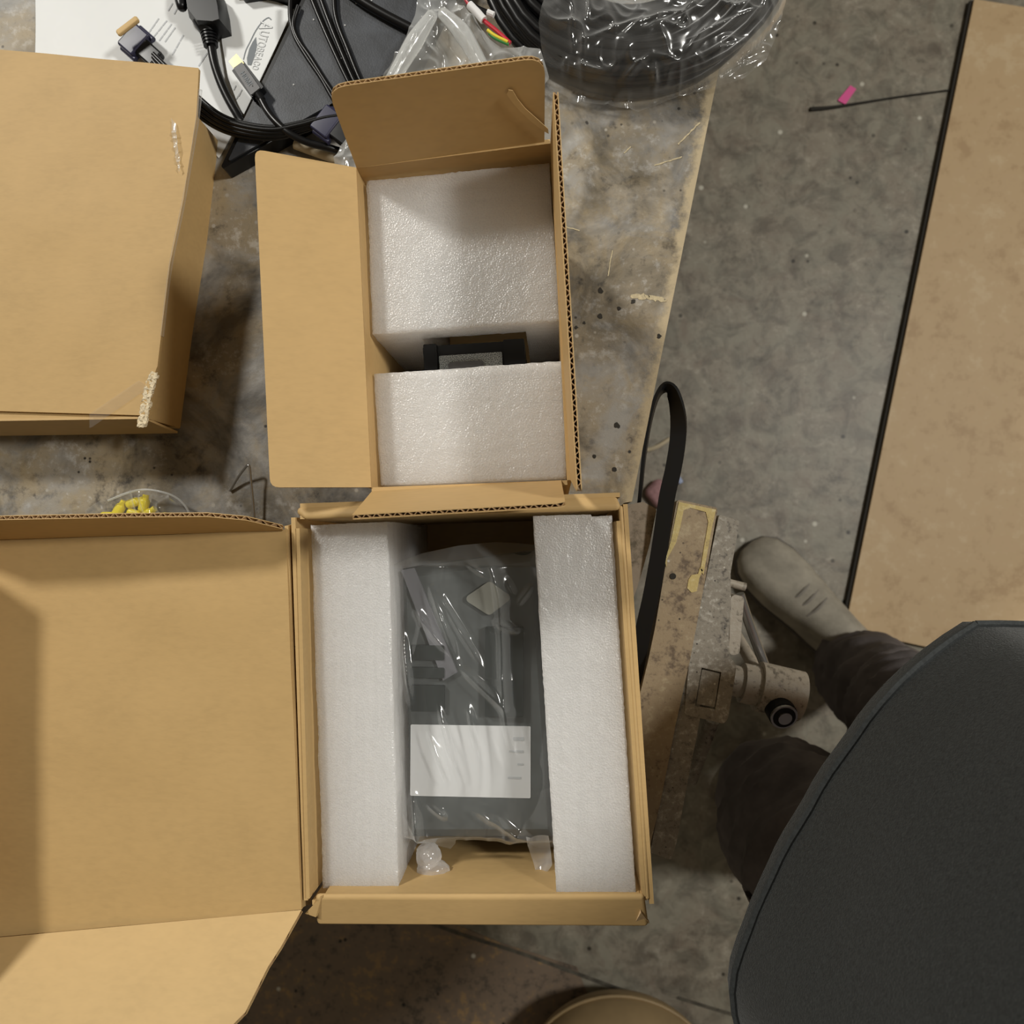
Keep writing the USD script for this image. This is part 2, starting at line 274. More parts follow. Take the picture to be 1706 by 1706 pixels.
grime('yellow_paint', (.60, .48, .20), (.42, .33, .16), (.70, .60, .32), 40, None, 0)
grime('plywood', (.58, .42, .24), (.48, .33, .18), (.64, .49, .30), 6, None, 0)
grime('floor_stain', (.22, .165, .12), (.09, .075, .06), (.36, .24, .12), 9, None, 30)
plain('crack', (.03, .027, .022), .9); plain('crack_line', (.10, .09, .07), .9, .4, 60); plain('scratch', (.46, .39, .25), .8, .2, 300); plain('shirt', (.019, .022, .022), .95, .45, 500, .8, 900, extra={'sheen_weight': .15}); plain('shirt_hem', (.034, .038, .039), .95, .3, 500)
plain('pants', (.125, .112, .114), .85, .3, 30, .4, 600); plain('shoe_suede', (.38, .35, .29), .9, .22, 30, .4, 300); plain('sole_rubber', (.12, .11, .10), .7); plain('skin', (.45, .26, .18), .5); plain('stool_tan', (.33, .235, .12), .55, .12, 20)
plain('lace', (.26, .24, .21), .9)

# ------------------------------------------------------------------ setting: concrete floor
T = .80                                                            # bench top
fl = thing('floor', 'grey stained concrete workshop floor', 'floor', (0, 0, 0), kind='structure')
obj(fl, 'floor_slab', box((0, 0, -.05), (9, 9, .1)), 'concrete')
def flat(px, z0, h, jit=0.0, seed=0, r=0.0):
    p = ats(px, z0)
    if jit:
        pg = Polygon(p[:, :2]); rng = np.random.default_rng(seed); k = int(pg.exterior.length / (jit * 2.5))
        q = np.array([pg.exterior.interpolate(i / k, True).coords[0] for i in range(k)]) + rng.normal(0, jit * .35, (k, 2)); pg = Polygon(q).buffer(0)
        pg = max(getattr(pg, 'geoms', [pg]), key=lambda g: g.area); p = np.array(pg.exterior.coords)[:-1]
    return prism(p, z0, z0 + h, r)
def ribbon_line(px, z, w, h=.0008):
    p = spline(ats(px, z), 6)[:, :2]; return prism(np.array(LineString(p).buffer(w / 2, 2).exterior.coords)[:-1], z, z + h)
obj(fl, 'crack', ribbon_line([(640, 1508), (760, 1553), (880, 1592), (1010, 1640), (1090, 1668)], 0, .007, .0012), 'crack_line')
obj(fl, 'crack', ribbon_line([(1130, 1662), (1200, 1684), (1330, 1722)], 0, .006, .0012), 'crack_line')
obj(fl, 'stain', flat([(120, 1480), (690, 1500), (1000, 1625), (960, 1720), (700, 1800), (150, 1900)], 0, .0008, .05, 3), 'floor_stain', label='dark oily rust brown stain')

# ------------------------------------------------------------------ workbench
wb = thing('workbench', 'heavy workbench with a greasy worn wooden top and rubbed pale edge', 'workbench', (-.6, .4, 0))
corner = at(1050 - 126, 1480, T)
top_poly = [EA - ed * .9, EB, corner[:2], (-1.5, corner[1]), (-1.5, (EA - ed * .9)[1])]
top_poly = [np.array(p) for p in top_poly]
FJ = ats([(1040, 842), (1072, 836), (1094, 848), (1083, 905), (1066, 965), (1054, 1000), (1042, 1062), (1010, 1300), (960, 1300), (1000, 1000)], T - .008)
obj(wb, 'bench_top', man(prism(top_poly, T - .055, T, .003) - prism(Polygon(FJ[:, :2]).buffer(.002).exterior.coords, T - .2, T + .1)), 'bench_top')
inner = Polygon(top_poly).buffer(-.09)
obj(wb, 'apron', prism(np.array(inner.exterior.coords)[:-1], T - .16, T - .055) - prism(np.array(inner.buffer(-.025).exterior.coords)[:-1], T - .17, T - .05), 'bench_side')
for c in np.array(inner.buffer(-.22).exterior.coords)[:4]:
    obj(wb, 'leg', rbox((c[0], c[1], (T - .055) / 2), (.09, .09, T - .055), .004), 'bench_side')
def gouge(px, w=.003):
    m = tm(ribbon_line(px, T, w, .0004).refine_to_length(.0016)); m.vertices[:, :2] += (np.stack([meshkit.noise(m.vertices * 500 + k * 40, 7) for k in range(2)], 1) - .5) * w * .9
    return m
for px, w in (([(1055, 493), (1080, 495), (1106, 500)], .004), ([(942, 378), (965, 384)], .0010), ([(1020, 418), (1013, 460)], .0009), ([(1090, 276), (1135, 262)], .0012), ([(1130, 240), (1165, 205)], .0012), ([(1040, 255), (1050, 245)], .0010)):
    obj(wb, 'gouge', gouge(px, w), 'scratch', label='pale scratch')
for px, r in (((1000, 485), .003), ((1000, 527), .0022), ((1031, 514), .002), ((973, 538), .0016), ((960, 546), .0016), ((1055, 503), .0022), ((1098, 560), .002), ((990, 760), .0018), ((1024, 782), .0022), ((1028, 709), .003)):
    p = at(*px, T); obj(wb, 'burn_spot', prism([(p[0] + r * (.6 + .7 * meshkit.noise(np.array([a_ * 1.3, px[0], px[1]]), 3)) * math.cos(a_), p[1] + r * (.6 + .7 * meshkit.noise(np.array([a_ * 1.3, px[0], px[1]]), 3)) * math.sin(a_)) for a_ in np.arange(0, 6.2, .52)], T, T + .0004), 'crack', 'small black burnt spot')

# ------------------------------------------------------------------ cartons
def carton_wall(parent, a, b, z0, z1, out, name='side_wall', t=.003, mt='kraft', lean=0.0):
    a, b = np.asarray(a), np.asarray(b); o = np.array([out[0], out[1], 0.0])
    lo = [np.array([b[0], b[1], z0]) - o * lean, np.array([a[0], a[1], z0]) - o * lean]
    m, _ = panel([np.array([a[0], a[1], z1]), np.array([b[0], b[1], z1])] + lo, t, o)
    return obj(parent, name, m, mt)
# --- the upper, open carton
Z1 = .985
q1 = ats([(594, 280), (917, 239), (945, 800), (619, 812)], Z1)
c1 = thing('open_carton', 'tall narrow open cardboard carton with flaps up, packed with two white foam blocks', 'box', (*q1.mean(0)[:2], T))
obj(c1, 'base', prism(q1, T, T + .003), 'kraft')
for i, out in enumerate(((0, 1), (1, 0), (0, -1), (-1, 0))): carton_wall(c1, q1[i], q1[(i + 1) % 4], T, Z1, out)
def flap(parent, hinge, edge, out, r=.010, t=.003, corr=True, mt='kraft', name='flap', label=None):
    sk, cr = panel([*hinge, *edge], t, out, r if r else 0, corr)
    f = obj(parent, name, sk, mt, label)
    if cr is not None: obj(f, 'corrugation', cr, 'flute')
    return f
def roundy(h0, h1, e1, e0, r=.012, k=5):
    """hinge h0-h1, outer edge e1..e0 with rounded outer corners"""
    def arc(a, c, b):
        a, b = c + (a - c) / np.linalg.norm(a - c) * r, c + (b - c) / np.linalg.norm(b - c) * r
        t = np.linspace(0, 1, k)[:, None]; return list((1 - t) ** 2 * a + 2 * t * (1 - t) * c + t ** 2 * b)
    return [h0, h1] + arc(h1, e1, e0) + arc(e1, e0, h0)
q = q1
flap(c1, (q[3] + [0, 0, .001], q[0] + [0, 0, .001]), roundy(q[3], q[0], at(424, 248, Z1 + .018), at(450, 812, Z1 + .018), .006)[2:], (0, 0, -1), 0)
flap(c1, (q[0], q[1] - [.004, 0, 0]), roundy(q[0], q[1], at(906, 96, 1.053), at(545, 149, 1.053), .012)[2:], (0, 1, .2), 0)
flap(c1, (q[1], q[2]), roundy(q[1], q[2], at(959, 820, 1.053), at(918, 150, 1.053), .004)[2:], (1, 0, 0), 0)
flap(c1, (q[2] - [.004, 0, 0], q[3]), [at(587, 857, 1.0525), at(928, 836, 1.0525), at(941, 826, 1.050)], (0, -1, -.3), 0)
# the torn brown strip inside the top flap
fa, fb, fc = q1[0], q1[1] - [.004, 0, 0], (at(906, 96, 1.053) + at(545, 149, 1.053)) / 2
fn = np.cross(fb - fa, fc - fa); fn /= np.linalg.norm(fn); fn = fn if fn[1] < 0 else -fn
def on_plane(px, py):
    o_ = np.array([0, 0, CZ]); d_ = at(px, py, 0.0) - o_; return o_ + d_ * (((fa + fn * .0007 - o_) @ fn) / (d_ @ fn))
obj(c1, 'torn_strip', panel([on_plane(*p) for p in [(844, 156), (847, 149), (854, 150), (862, 164), (875, 180), (893, 196), (913, 214), (914, 222), (905, 217), (884, 201), (866, 184), (852, 168)]], .0005, fn)[0], 'kraft_pale', 'paler torn strip')
# --- foam
def foam(name, px, z0, z1, label, cut=None, seed=1, group=None, steps=(), mt='foam'):
    m = prism(ats(px, z1), z0, z1)
    for c in steps: m = m - c
    if cut is not None: m = m - cut
    m = tm(m.refine_to_length(.0024)); v = m.vertices
    n = np.array(trimesh.Trimesh(v, m.faces, process=True).vertex_normals) if False else m.vertex_normals
    a = meshkit.noise(v * 420, seed) - .5; b = meshkit.noise(v * 60, seed + 3) - .5
    dirs = np.stack([meshkit.noise(v * 500, seed + 11) - .5, meshkit.noise(v * 500, seed + 12) - .5, meshkit.noise(v * 500, seed + 13) - .5], 1)
    m.vertices = v + n * (a * .0005 + b * .0008)[:, None] + dirs * .0006
    c = np.mean(ats(px, z1), 0)
    return obj(None, name, m, mt, label, True, cat='foam block', group=group)
zf1 = .970
n0, n1 = at(703, 572, zf1 - .021), at(876, 563, zf1 - .021)
notch = hull([(*(n0 + [0, -.05, 0])[:2], T), (*(n1 + [0, -.05, 0])[:2], T), (*(n1 + [0, .06, 0])[:2], T), (*(n0 + [0, .06, 0])[:2], T),
              (*(n0 + [0, -.05, 0])[:2], n0[2]), (*(n1 + [0, -.05, 0])[:2], n0[2]), (*(n1 + [0, .06, 0])[:2], n0[2]), (*(n0 + [0, .06, 0])[:2], n0[2])])
foam('foam_block', [(611, 302), (915, 272), (932, 535), (620, 557)], T + .006, zf1, 'large square white foam block filling the top end of the tall open carton', notch, 1)
foam('foam_block', [(623, 623), (937, 601), (943, 797), (634, 809)], T + .006, zf1 - .001, 'smaller white foam block at the near end of the tall open carton', None, 2)
# --- the black device between them
zd = zf1 - .030
dv = thing('packed_device', 'black device with a grey speckled panel clamped between two foam blocks', 'device', (*at(790, 600, zd)[:2], T + .006))
def slab_px(px, z0, z1, r=.001): return prism(ats(px, z1), z0, z1, r)
obj(dv, 'body', slab_px([(704, 577), (872, 567), (876, 612), (708, 622)], T + .006, zd, .002), 'black_plastic')
obj(dv, 'side_rail', slab_px([(705, 574), (727, 572), (729, 622), (707, 623)], zd - .02, zd + .005), 'black_plastic')
obj(dv, 'side_rail', slab_px([(838, 566), (873, 564), (876, 612), (841, 615)], zd - .02, zd + .005), 'black_plastic')
obj(dv, 'speckled_panel', slab_px([(731, 593), (836, 586), (838, 614), (733, 621)], zd - .01, zd + .002), 'speckle', 'grey speckled panel')
obj(dv, 'port_cover', slab_px([(747, 604), (805, 600), (807, 614), (747, 618)], zd - .01, zd + .004, .002), 'plug_grey', 'grey port cover')
# --- the lower, open mailer carton
Z2 = .980
q2 = ats([(488, 845), (1033, 826), (1081, 1516), (512, 1522)], Z2)
c2 = thing('mailer_carton', 'large open cardboard mailer carton with its lid folded out to the left', 'box', (*q2.mean(0)[:2], T))
obj(c2, 'base', prism(q2, T + .0005, T + .0035), 'kraft')
def wall2(a, b, out, lean=0.0): return carton_wall(c2, ats([a], Z2)[0], ats([b], Z2)[0], T + .004, Z2, out, lean=lean)
wall2((492, 862), (513, 1500), (-1, 0)); wall2((500, 846), (1033, 828), (0, 1))
wall2((1038, 840), (1082, 1506), (1, 0)); wall2((1078, 1492), (520, 1500), (0, -1))
# doubled walls: the inner ply folds over the top
def ply(a, b, out, drop, dx, name='inner_wall'):
    a, b = ats([a, b], Z2 + .001); o = np.array([*out, 0.0])
    m, _ = panel([a, b, b - [0, 0, drop] - o * dx, a - [0, 0, drop] - o * dx], .0025, o); obj(c2, name, m, 'kraft_turned')
ply((499, 880), (516, 1497), (-1, 0), .165, .002); ply((500, 865), (1024, 848), (0, 1), .165, .002); ply((1027, 868), (1070, 1494), (1, 0), .165, .002); ply((1066, 1492), (540, 1491), (0, -1), .165, .003)
def roll(px, z, name='rolled_edge', r=.003, label=None, h=.004):
    p = ats(px, z); o = man(Manifold.batch_hull([Manifold.sphere(r, 10).scale((1, 1, h / r / 2)).translate(tuple(x + [0, 0, -h / 2])) for x in p])); obj(c2, name, o, 'kraft', label)
roll([(501, 852, Z2 + .001), (1022, 834, Z2 + .001), (1026, 843, Z2 + .003), (510, 858, Z2 + .003)], 0)
roll([(1034, 846, Z2 + .001), (1079, 1496, Z2 + .001)], 0, r=.0016, h=.003)
obj(c2, 'hinge_wall', panel(ats([(480, 876, .981), (505, 1512, .981), (519, 1505, .958), (497, 872, .958)], 0), .0025, (-1, 0, -.3))[0], 'kraft_turned')
roll([(531, 1497, Z2 + .003), (1068, 1497, Z2 + .003), (1074, 1538, Z2 - .004), (533, 1535, Z2 - .004)], 0, r=.0025)
obj(c2, 'corner_tab', panel(ats([(1055, 1543, .974), (1082, 1538, .974), (1068, 1520, .982)], 0), .002, (0, 0, -1))[0], 'kraft_cut')
obj(c2, 'corner_tab', panel(ats([(508, 1522, .976), (536, 1493, .984), (526, 1528, .980)], 0), .002, (0, 0, -1))[0], 'kraft')
# lid and its dust flaps
lid = obj(c2, 'lid', panel(ats([(476, 882, .982), (502, 1516, .982), (-120, 1578, .972), (-120, 900, .972)], 0), .003, (0, 0, -1), wob=.003)[0], 'kraft_turned')
f, c = panel(ats([(472, 884, .983), (-118, 901, .973), (-118, 866, 1.024), (213, 862, 1.023), (345, 858, 1.020), (410, 865, 1.010), (470, 877, .987)], 0), .003, (0, 1, 0), corr=True)
d = obj(c2, 'dust_flap', f, 'kraft'); obj(d, 'corrugation', c, 'flute')
f, c = panel(ats([(502, 1516, .982), (-118, 1578, .972), (-118, 1775, 1.03), (380, 1725, 1.028), (398, 1702, 1.025), (413, 1690, 1.021), (452, 1615, 1.002), (470, 1582, .996)], 0), .003, (0, 0, -1), corr=True)
d = obj(c2, 'dust_flap', f, 'kraft_pale'); obj(d, 'corrugation', c, 'flute')
f, _ = panel(ats([(-120, 1578, .972), (-120, 900, .972), (-124, 905, 1.03), (-124, 1590, 1.03)], 0), .003, (-1, 0, 0)); obj(c2, 'lid_tuck', f, 'kraft')
# foam in it
foam('foam_block', [(518, 875), (646, 869), (664, 1486), (588, 1487), (572, 1480), (538, 1480)], T + .006, .968, 'long white foam slab along the left side of the mailer carton', None, 4, mt='foam_long')
foam('foam_block', [(888, 860), (984, 857), (986, 861), (1019, 859), (1060, 1494), (1000, 1497), (928, 1501)], T + .006, .976, 'long white foam slab along the right side of the mailer carton', None, 5, mt='foam_long')
# device in its bag
zb = .940
bd = thing('bagged_device', 'dark grey device with a white label, seen through its plastic bag', 'device', (*at(780, 1160, zb)[:2], T + .006))
DQ = ats([(668, 948), (891, 918), (922, 1398), (684, 1398)], zb)
ctr = DQ.mean(0)
yt, yb = DQ[:2, 1].mean(), DQ[2:, 1].mean()
obj(bd, 'body', hull([(*(ctr[:2] + (p[:2] - ctr[:2]) * k), z) for z, k in ((T + .012, 1), (zb - .006, 1), (zb, .93)) for p in DQ]), 'device_grey', smooth=20)
def on(px0, px1, py0, py1, z0, z1, name, mt, label=None, r=.001):
    a, b = at(px0, py0, z1), at(px1, py1, z1); pass
    obj(bd, name, prism([(a[0], a[1]), (b[0], a[1]), (b[0], b[1]), (a[0], b[1])], z0, z1, r), mt, label)
on(684, 884, 1207, 1330, zb - .001, zb + .0006, 'label_sticker', 'label_paper', 'white paper label')
on(808, 872, 1045, 1195, zb - .001, zb + .006, 'side_panel', 'device_dark', 'dark raised panel')
on(684, 740, 1075, 1100, zb, zb + .004, 'rib', 'device_dark'); on(684, 740, 1112, 1130, zb, zb + .004, 'rib', 'device_dark'); on(684, 740, 1142, 1185, zb, zb + .004, 'rib', 'device_dark')
p = at(815, 998, zb + .004); obj(bd, 'lens_tag', prism([(p[0] - .019, p[1]), (p[0], p[1] - .012), (p[0] + .017, p[1] + .001), (p[0], p[1] + .013)], zb - .001, zb + .004, .003), 'device_light', 'pale diamond tag')
obj(bd, 'strap', panel([*ats([(668, 950, zb + .0032), (690, 946, zb + .0032), (762, 1120, zb + .0032), (738, 1134, zb + .0032)], 0)], .003, (0, 0, -1))[0], 'strap_grey', 'grey strap')
for k, (a, b, w) in enumerate(((855, 873, 6), (848, 872, 4), (862, 872, 3), (846, 868, 4))):
    on(a, b, 1228 + 22 * k, 1228 + w + 22 * k, zb + .0005, zb + .0009, 'print', 'ink_faint', r=0)
# the bag: film tight over the device, gathered at its ends
bx = ats([(659, 940), (700, 922), (760, 909), (820, 903), (870, 906), (892, 908), (899, 1050), (909, 1200), (925, 1402), (924, 1440), (904, 1458), (890, 1440), (878, 1404), (820, 1408), (757, 1406), (752, 1425), (742, 1440), (718, 1440), (695, 1425), (677, 1392), (670, 1200)], zb + .004)
segs = []
for x0, y0, x1, y1, h, w in ((715, 965, 765, 1105, 5, 5), (765, 1105, 850, 1185, 5, 5), (725, 975, 810, 1120, 4, 4), (712, 1205, 755, 1310, 4, 4), (730, 1160, 765, 1300, 4, 4), (780, 1160, 800, 1280, 3, 4), (790, 1345, 890, 1395, 5, 5),
                             (712, 1330, 750, 1360, 4, 4), (690, 1300, 705, 1420, 5, 5), (672, 1040, 690, 1180, 5, 4), (860, 1010, 890, 970, 4, 4), (845, 965, 858, 990, 3, 3), (770, 930, 812, 960, 4, 3), (820, 1030, 868, 1055, 4, 4), (690, 1010, 760, 1100, 4, 5)):
    a, b = at(x0, y0, zb + .004), at(x1, y1, zb + .004); segs.append((a[0], a[1], b[0], b[1], h * .0013, w * .0011))
def bagz(xy):
    dy = np.maximum(np.maximum(xy[:, 1] - (yt - .004), (yb + .004) - xy[:, 1]), 0)
    return np.maximum(zb + .0072 - np.minimum(dy * 1.9, .055) + .0080 * fold(xy * [1, .4], 24, 3, 3) + .0018 * fold(xy * [1, .5], 60, 9, 2) + crease(xy, segs), T + .01)
bag = thing('device_bag', 'crinkled clear plastic bag wrapped around the grey device in the mailer carton', 'bag', (*at(780, 1160, zb)[:2], zb))
obj(bag, 'film', sheet(bx, bagz, .0012), 'bag_film', smooth=True)
tl = ats([(876, 1396), (914, 1392), (920, 1440), (906, 1462), (892, 1452), (884, 1428)], .945)
obj(bag, 'loose_corner', sheet(tl, lambda xy: .940 + .006 * fold(xy, 60, 14, 2), .0012), 'tail_film', smooth=True)
def blob(px, py, z, rx, ry, rz, seed):
    s = trimesh.creation.icosphere(4, 1.0); n = s.vertices.copy(); w = 1 + .28 * (meshkit.fbm(n * 2.2 + seed, 3, seed) - .5); c = at(px, py, z)
    return trimesh.Trimesh(n * w[:, None] * [rx, ry, rz] + c, s.faces, process=False)
obj(bag, 'gathered_end', cat_(blob(722, 1450, .944, .0115, .0080, .008, 4), blob(714, 1425, .942, .009, .009, .009, 6)), 'tail_film', smooth=True)

# --- the flat, closed carton on the left
Z3 = .862
c3 = thing('flat_carton', 'flat closed cardboard carton with peeling clear tape and a torn corner', 'box', (*at(100, 420, Z3)[:2], T))
low = ats([(364, 234, T), (345, 400, T), (320, 560, T), (300, 714, T)], 0)
hi = ats([(325, 205, Z3), (306, 330, Z3), (283, 440, Z3), (255, 625, Z3), (240, 700, Z3)], 0)
left = -.62
body = [(left, low[-1][1]), *[tuple(p[:2]) for p in low[::-1]], (left, low[0][1] + .05)]
obj(c3, 'carton_body', prism(body, T, Z3 - .003, .001), 'kraft_turned')
tp = ats([(331, 113), (327, 196), (306, 330), (283, 440), (262, 610), (250, 640), (240, 692)], Z3); tp = np.vstack([tp, [[left, tp[-1][1] + .01, Z3]], [[left, tp[0][1] + .04, Z3]]])
obj(c3, 'top_flap', panel(tp, .003, (0, 0, -1), r=.001, wob=.0015)[0], 'kraft_turned')
obj(c3, 'end_flap', panel([at(240, 694, Z3 - .002), np.array([left, tp[-3][1] - .001, Z3 - .002]), np.array([left, low[-1][1] - .006, T + .012]), at(296, 716, T + .012)], .002, (0, -1, 0))[0], 'kraft')
def torn(px, w, z, seed):
    p = spline(ats(px, z), 14); rng = np.random.default_rng(seed); pg = LineString(p[:, :2]).buffer(w / 2, 3); m = tm(prism(np.array(pg.exterior.coords)[:-1], z, z + .0022).refine_to_length(.0014))
    m.vertices += (np.stack([meshkit.noise(m.vertices * 700 + i * 37, seed) for i in range(3)], 1) - .5) * .0035; return m
obj(c3, 'torn_edge', torn([(257, 628), (249, 652), (243, 680), (238, 706)], .0075, Z3 - .002, 2), 'torn_paper', 'frayed torn corner')
obj(c3, 'tape', sheet(ats([(150, 690), (232, 634), (243, 640), (243, 650), (150, 715)], Z3), lambda xy: Z3 + .0009 + 0 * xy[:, 0], .004), 'tape_film', 'strip of clear tape', smooth=True)
tpw = [(288, 200), (295, 208), (300, 250), (303, 285), (301, 290), (294, 258), (289, 225)]
obj(c3, 'tape', sheet(ats(tpw, Z3), lambda xy: Z3 + .0012 + .003 * fold(xy, 180, 33, 2), .0008), 'milky_film', 'loose curl of clear tape')
ep = ats([(334, 150), (328, 205), (306, 335), (284, 445), (270, 560)], Z3 - .001); obj(c3, 'tape', tube(ep, .0016, 8), 'tape_film', 'clear tape wrapped over the edge')

# ------------------------------------------------------------------ vise
ve = thing('bench_vise', 'iron woodworking vise with a yellow-painted wooden jaw on the bench edge', 'vise', (*at(1150, 1130, T)[:2], T - .12))
zv = T - .004
wj = ats([(1128, 832), (1196, 846), (1176, 960), (1150, 1098), (1126, 1206), (1100, 1338), (1081, 1418), (1003, 1400), (1050, 1230), (1067, 1153), (1080, 1100), (1091, 1048), (1100, 995), (1113, 916)], zv)
obj(ve, 'wooden_jaw', prism(wj, zv - .09, zv, .003), 'jaw_wood', 'worn wooden jaw')
obj(ve, 'paint_patch', prism(ats([(1131, 836), (1193, 849), (1186, 880), (1176, 935), (1172, 958), (1167, 948), (1174, 905), (1180, 870), (1176, 853), (1150, 846), (1139, 850), (1133, 880), (1126, 905), (1112, 930), (1110, 945), (1108, 935), (1118, 900), (1124, 870)], zv + .0006), zv - .001, zv + .0006), 'yellow_paint', 'chipped yellow paint along the end')
obj(ve, 'paint_patch', prism(ats([(1147, 966), (1152, 958), (1163, 956), (1166, 946), (1171, 950), (1165, 964), (1161, 985), (1152, 987), (1145, 980)], zv + .0006), zv - .001, zv + .0006), 'yellow_paint', 'yellow paint chip')
p = at(1121, 960, zv); obj(ve, 'screw_hole', Manifold.cylinder(.0008, .0028, .0028, 16).translate((p[0], p[1], zv)), 'crack', 'dark screw hole')
mj = ats([(1198, 857), (1232, 868), (1226, 905), (1217, 955), (1218, 1010), (1214, 1060), (1216, 1100), (1148, 1085), (1176, 965)], zv - .002)
obj(ve, 'front_jaw', man(prism(mj, zv - .08, zv - .002, .002)), 'jaw_iron')
obj(ve, 'front_jaw', prism(ats([(1146, 1090), (1168, 1094), (1166, 1200), (1146, 1300), (1127, 1405), (1118, 1433), (1083, 1420), (1116, 1250)], zv - .003), zv - .06, zv - .003, .002), 'jaw_iron')
boss_o = ats([(1150, 1083), (1222, 1100), (1227, 1112), (1213, 1196), (1206, 1206), (1140, 1190)], zv - .001)
inset = ats([(1169, 1112), (1202, 1120), (1192, 1182), (1158, 1176)], zv - .001)
obj(ve, 'screw_housing', prism(boss_o, zv - .09, zv - .001, .003) - prism(inset, zv - .006, zv + .01), 'jaw_iron')
cc = inset.mean(0); obj(ve, 'housing_plate', prism(cc + (inset - cc) * .90, zv - .02, zv - .002, .001), 'jaw_iron', 'small rectangular plate set in the housing')
obj(ve, 'fixed_jaw', prism(ats([(1040, 842), (1072, 836), (1094, 848), (1083, 905), (1066, 965), (1054, 1000), (1042, 1062), (1010, 1300), (960, 1300), (1000, 1000)], zv - .004), zv - .08, zv - .004, .003), 'bench_side', 'dirty fixed jaw block')
zh = T - .075
def axis_cyl(p0, p1, r0, r1=None, n=28):
    p0, p1 = np.asarray(p0), np.asarray(p1); d = p1 - p0; L = np.linalg.norm(d); m = Manifold.cylinder(L, r0, r0 if r1 is None else r1, n)
    A = rot_between(np.array([0, 0, 1.0]), d) if d[2] > -.999 * L else np.diag([1, -1, -1.0])
    return m.transform(np.column_stack([A, p0]))
a0, a1, a2, a3 = at(1212, 1130, zh), at(1238, 1138, zh), at(1262, 1143, zh), at(1333, 1160, zh)
obj(ve, 'screw_collar', axis_cyl(a0, a1, .015) + axis_cyl(a1 - (a1 - a0) * .1, a2, .0195), 'hub_iron')
obj(ve, 'screw_head', axis_cyl(a2, a3, .0245) , 'hub_iron', smooth=40)
b0 = at(1281, 1152, zh); e0 = at(1292, 1170, zh + .025)
hd = np.array([.10, -.42, .9]); hd /= np.linalg.norm(hd); b0 = at(1286, 1160, zh) 
obj(ve, 'handle_cap', axis_cyl(b0 + hd * .010, b0 + hd * .030, .0135) + axis_cyl(b0 + hd * .028, b0 + hd * .034, .0105), 'black_rubber', 'dark round cap of the handle')
obj(ve, 'handle_end', axis_cyl(b0 + hd * .030, b0 + hd * .0355, .0065), 'steel', 'bright steel end')
rg = tm(Manifold.cylinder(.003, .0128, .0128, 28) - Manifold.cylinder(.01, .0108, .0108, 28).translate((0, 0, -.002)))
rg.vertices = rg.vertices @ rot_between(np.array([0, 0, 1.0]), hd).T + (b0 + hd * .0300); obj(ve, 'cap_ring', rg, 'steel', 'thin steel ring')
obj(ve, 'handle_bar', tube([b0 + hd * .02, b0 - hd * .10, b0 - hd * .17], .0065, 12, 2), 'hub_iron')
obj(ve, 'guide_rod', tube(ats([(1232, 990, zh - .01), (1252, 1050, zh - .02), (1279, 1122, zh - .03)], 0), .0050, 12, 4), 'steel', 'slanting steel rod')
obj(ve, 'guide_bar', prism(ats([(1218, 990), (1240, 994), (1232, 1090), (1214, 1092)], zh + .02), zh - .02, zh + .02, .004), 'hub_iron')
obj(ve, 'lower_rod', tube(ats([(1186, 1200, zh - .02), (1168, 1250, zh - .03), (1150, 1300, zh - .04)], 0), .0075, 12, 4), 'jaw_iron')
obj(ve, 'lever_pin', tube(ats([(1214, 971, zh + .02), (1242, 978, zh + .02)], 0), .0040, 12, 2), 'hub_iron')
# rubber belt looped over the vise
bp = [(1062, 860, zv - .03), (1067, 820, zv - .012), (1073, 760, zv - .008), (1083, 700, zv - .006), (1095, 660, zv - .004), (1109, 646, zv - .002), (1122, 657, zv + .002), (1130, 695, zv + .004), (1129, 735, zv + .005), (1122, 780, zv + .006), (1111, 830, zv + .006), (1099, 912, zv + .004), (1085, 990, zv + .001), (1072, 1048, zv - .003), (1062, 1100, zv - .008), (1050, 1160, zv - .02)]
c = spline(ats(bp, 0), 8); k = len(c); tg = np.gradient(c, axis=0); tg /= np.linalg.norm(tg, axis=1)[:, None]
s_ = np.linspace(0, 1, k); tilt = np.interp(s_, [0, .28, .42, .52, 1], [82, 78, 55, 12, 8]) * np.pi / 180
up = np.array([0, 0, 1.0]); side = np.cross(tg, up); side /= np.linalg.norm(side, axis=1)[:, None]; nz = np.cross(side, tg)
wv = side * np.cos(tilt)[:, None] - nz * np.sin(tilt)[:, None]; tv = np.cross(tg, wv)
w2, t2 = .0072, .0016
rings = np.stack([c + wv * w2 + tv * t2, c - wv * w2 + tv * t2, c - wv * w2 - tv * t2, c + wv * w2 - tv * t2], 1)
obj(None, 'rubber_belt', loft(rings), 'black_rubber', 'flat black rubber belt looped between the bench edge and the wooden jaw', 30, cat='belt')

# ------------------------------------------------------------------ electronics and papers at the back of the bench
zs = T + .022
A_, B_, C_ = at(363, 283, zs), at(553, 177, zs), at(492, 16, zs)
ux = (B_ - A_) / np.linalg.norm(B_ - A_); uy = C_ - A_; uy = uy - (uy @ ux) * ux; uy /= np.linalg.norm(uy)
rect = lambda a, b, c_, d: np.array([A_ + ux * a + uy * c_, A_ + ux * b + uy * c_, A_ + ux * b + uy * d, A_ + ux * a + uy * d])
skew = (C_ - A_) / np.linalg.norm(C_ - A_)
prl = lambda a, b, c_, d: np.array([A_ + ux * a + skew * c_, A_ + ux * b + skew * c_, A_ + ux * b + skew * d, A_ + ux * a + skew * d])
sl = thing('black_slab', 'flat black metal electronics case lying under the cables, dusty with white specks', 'case', (*prl(0, .2, 0, .2).mean(0)[:2], T))
obj(sl, 'body', prism(prl(0, .21, 0, .26), T + .001, zs - .002, .002), 'black_plastic')
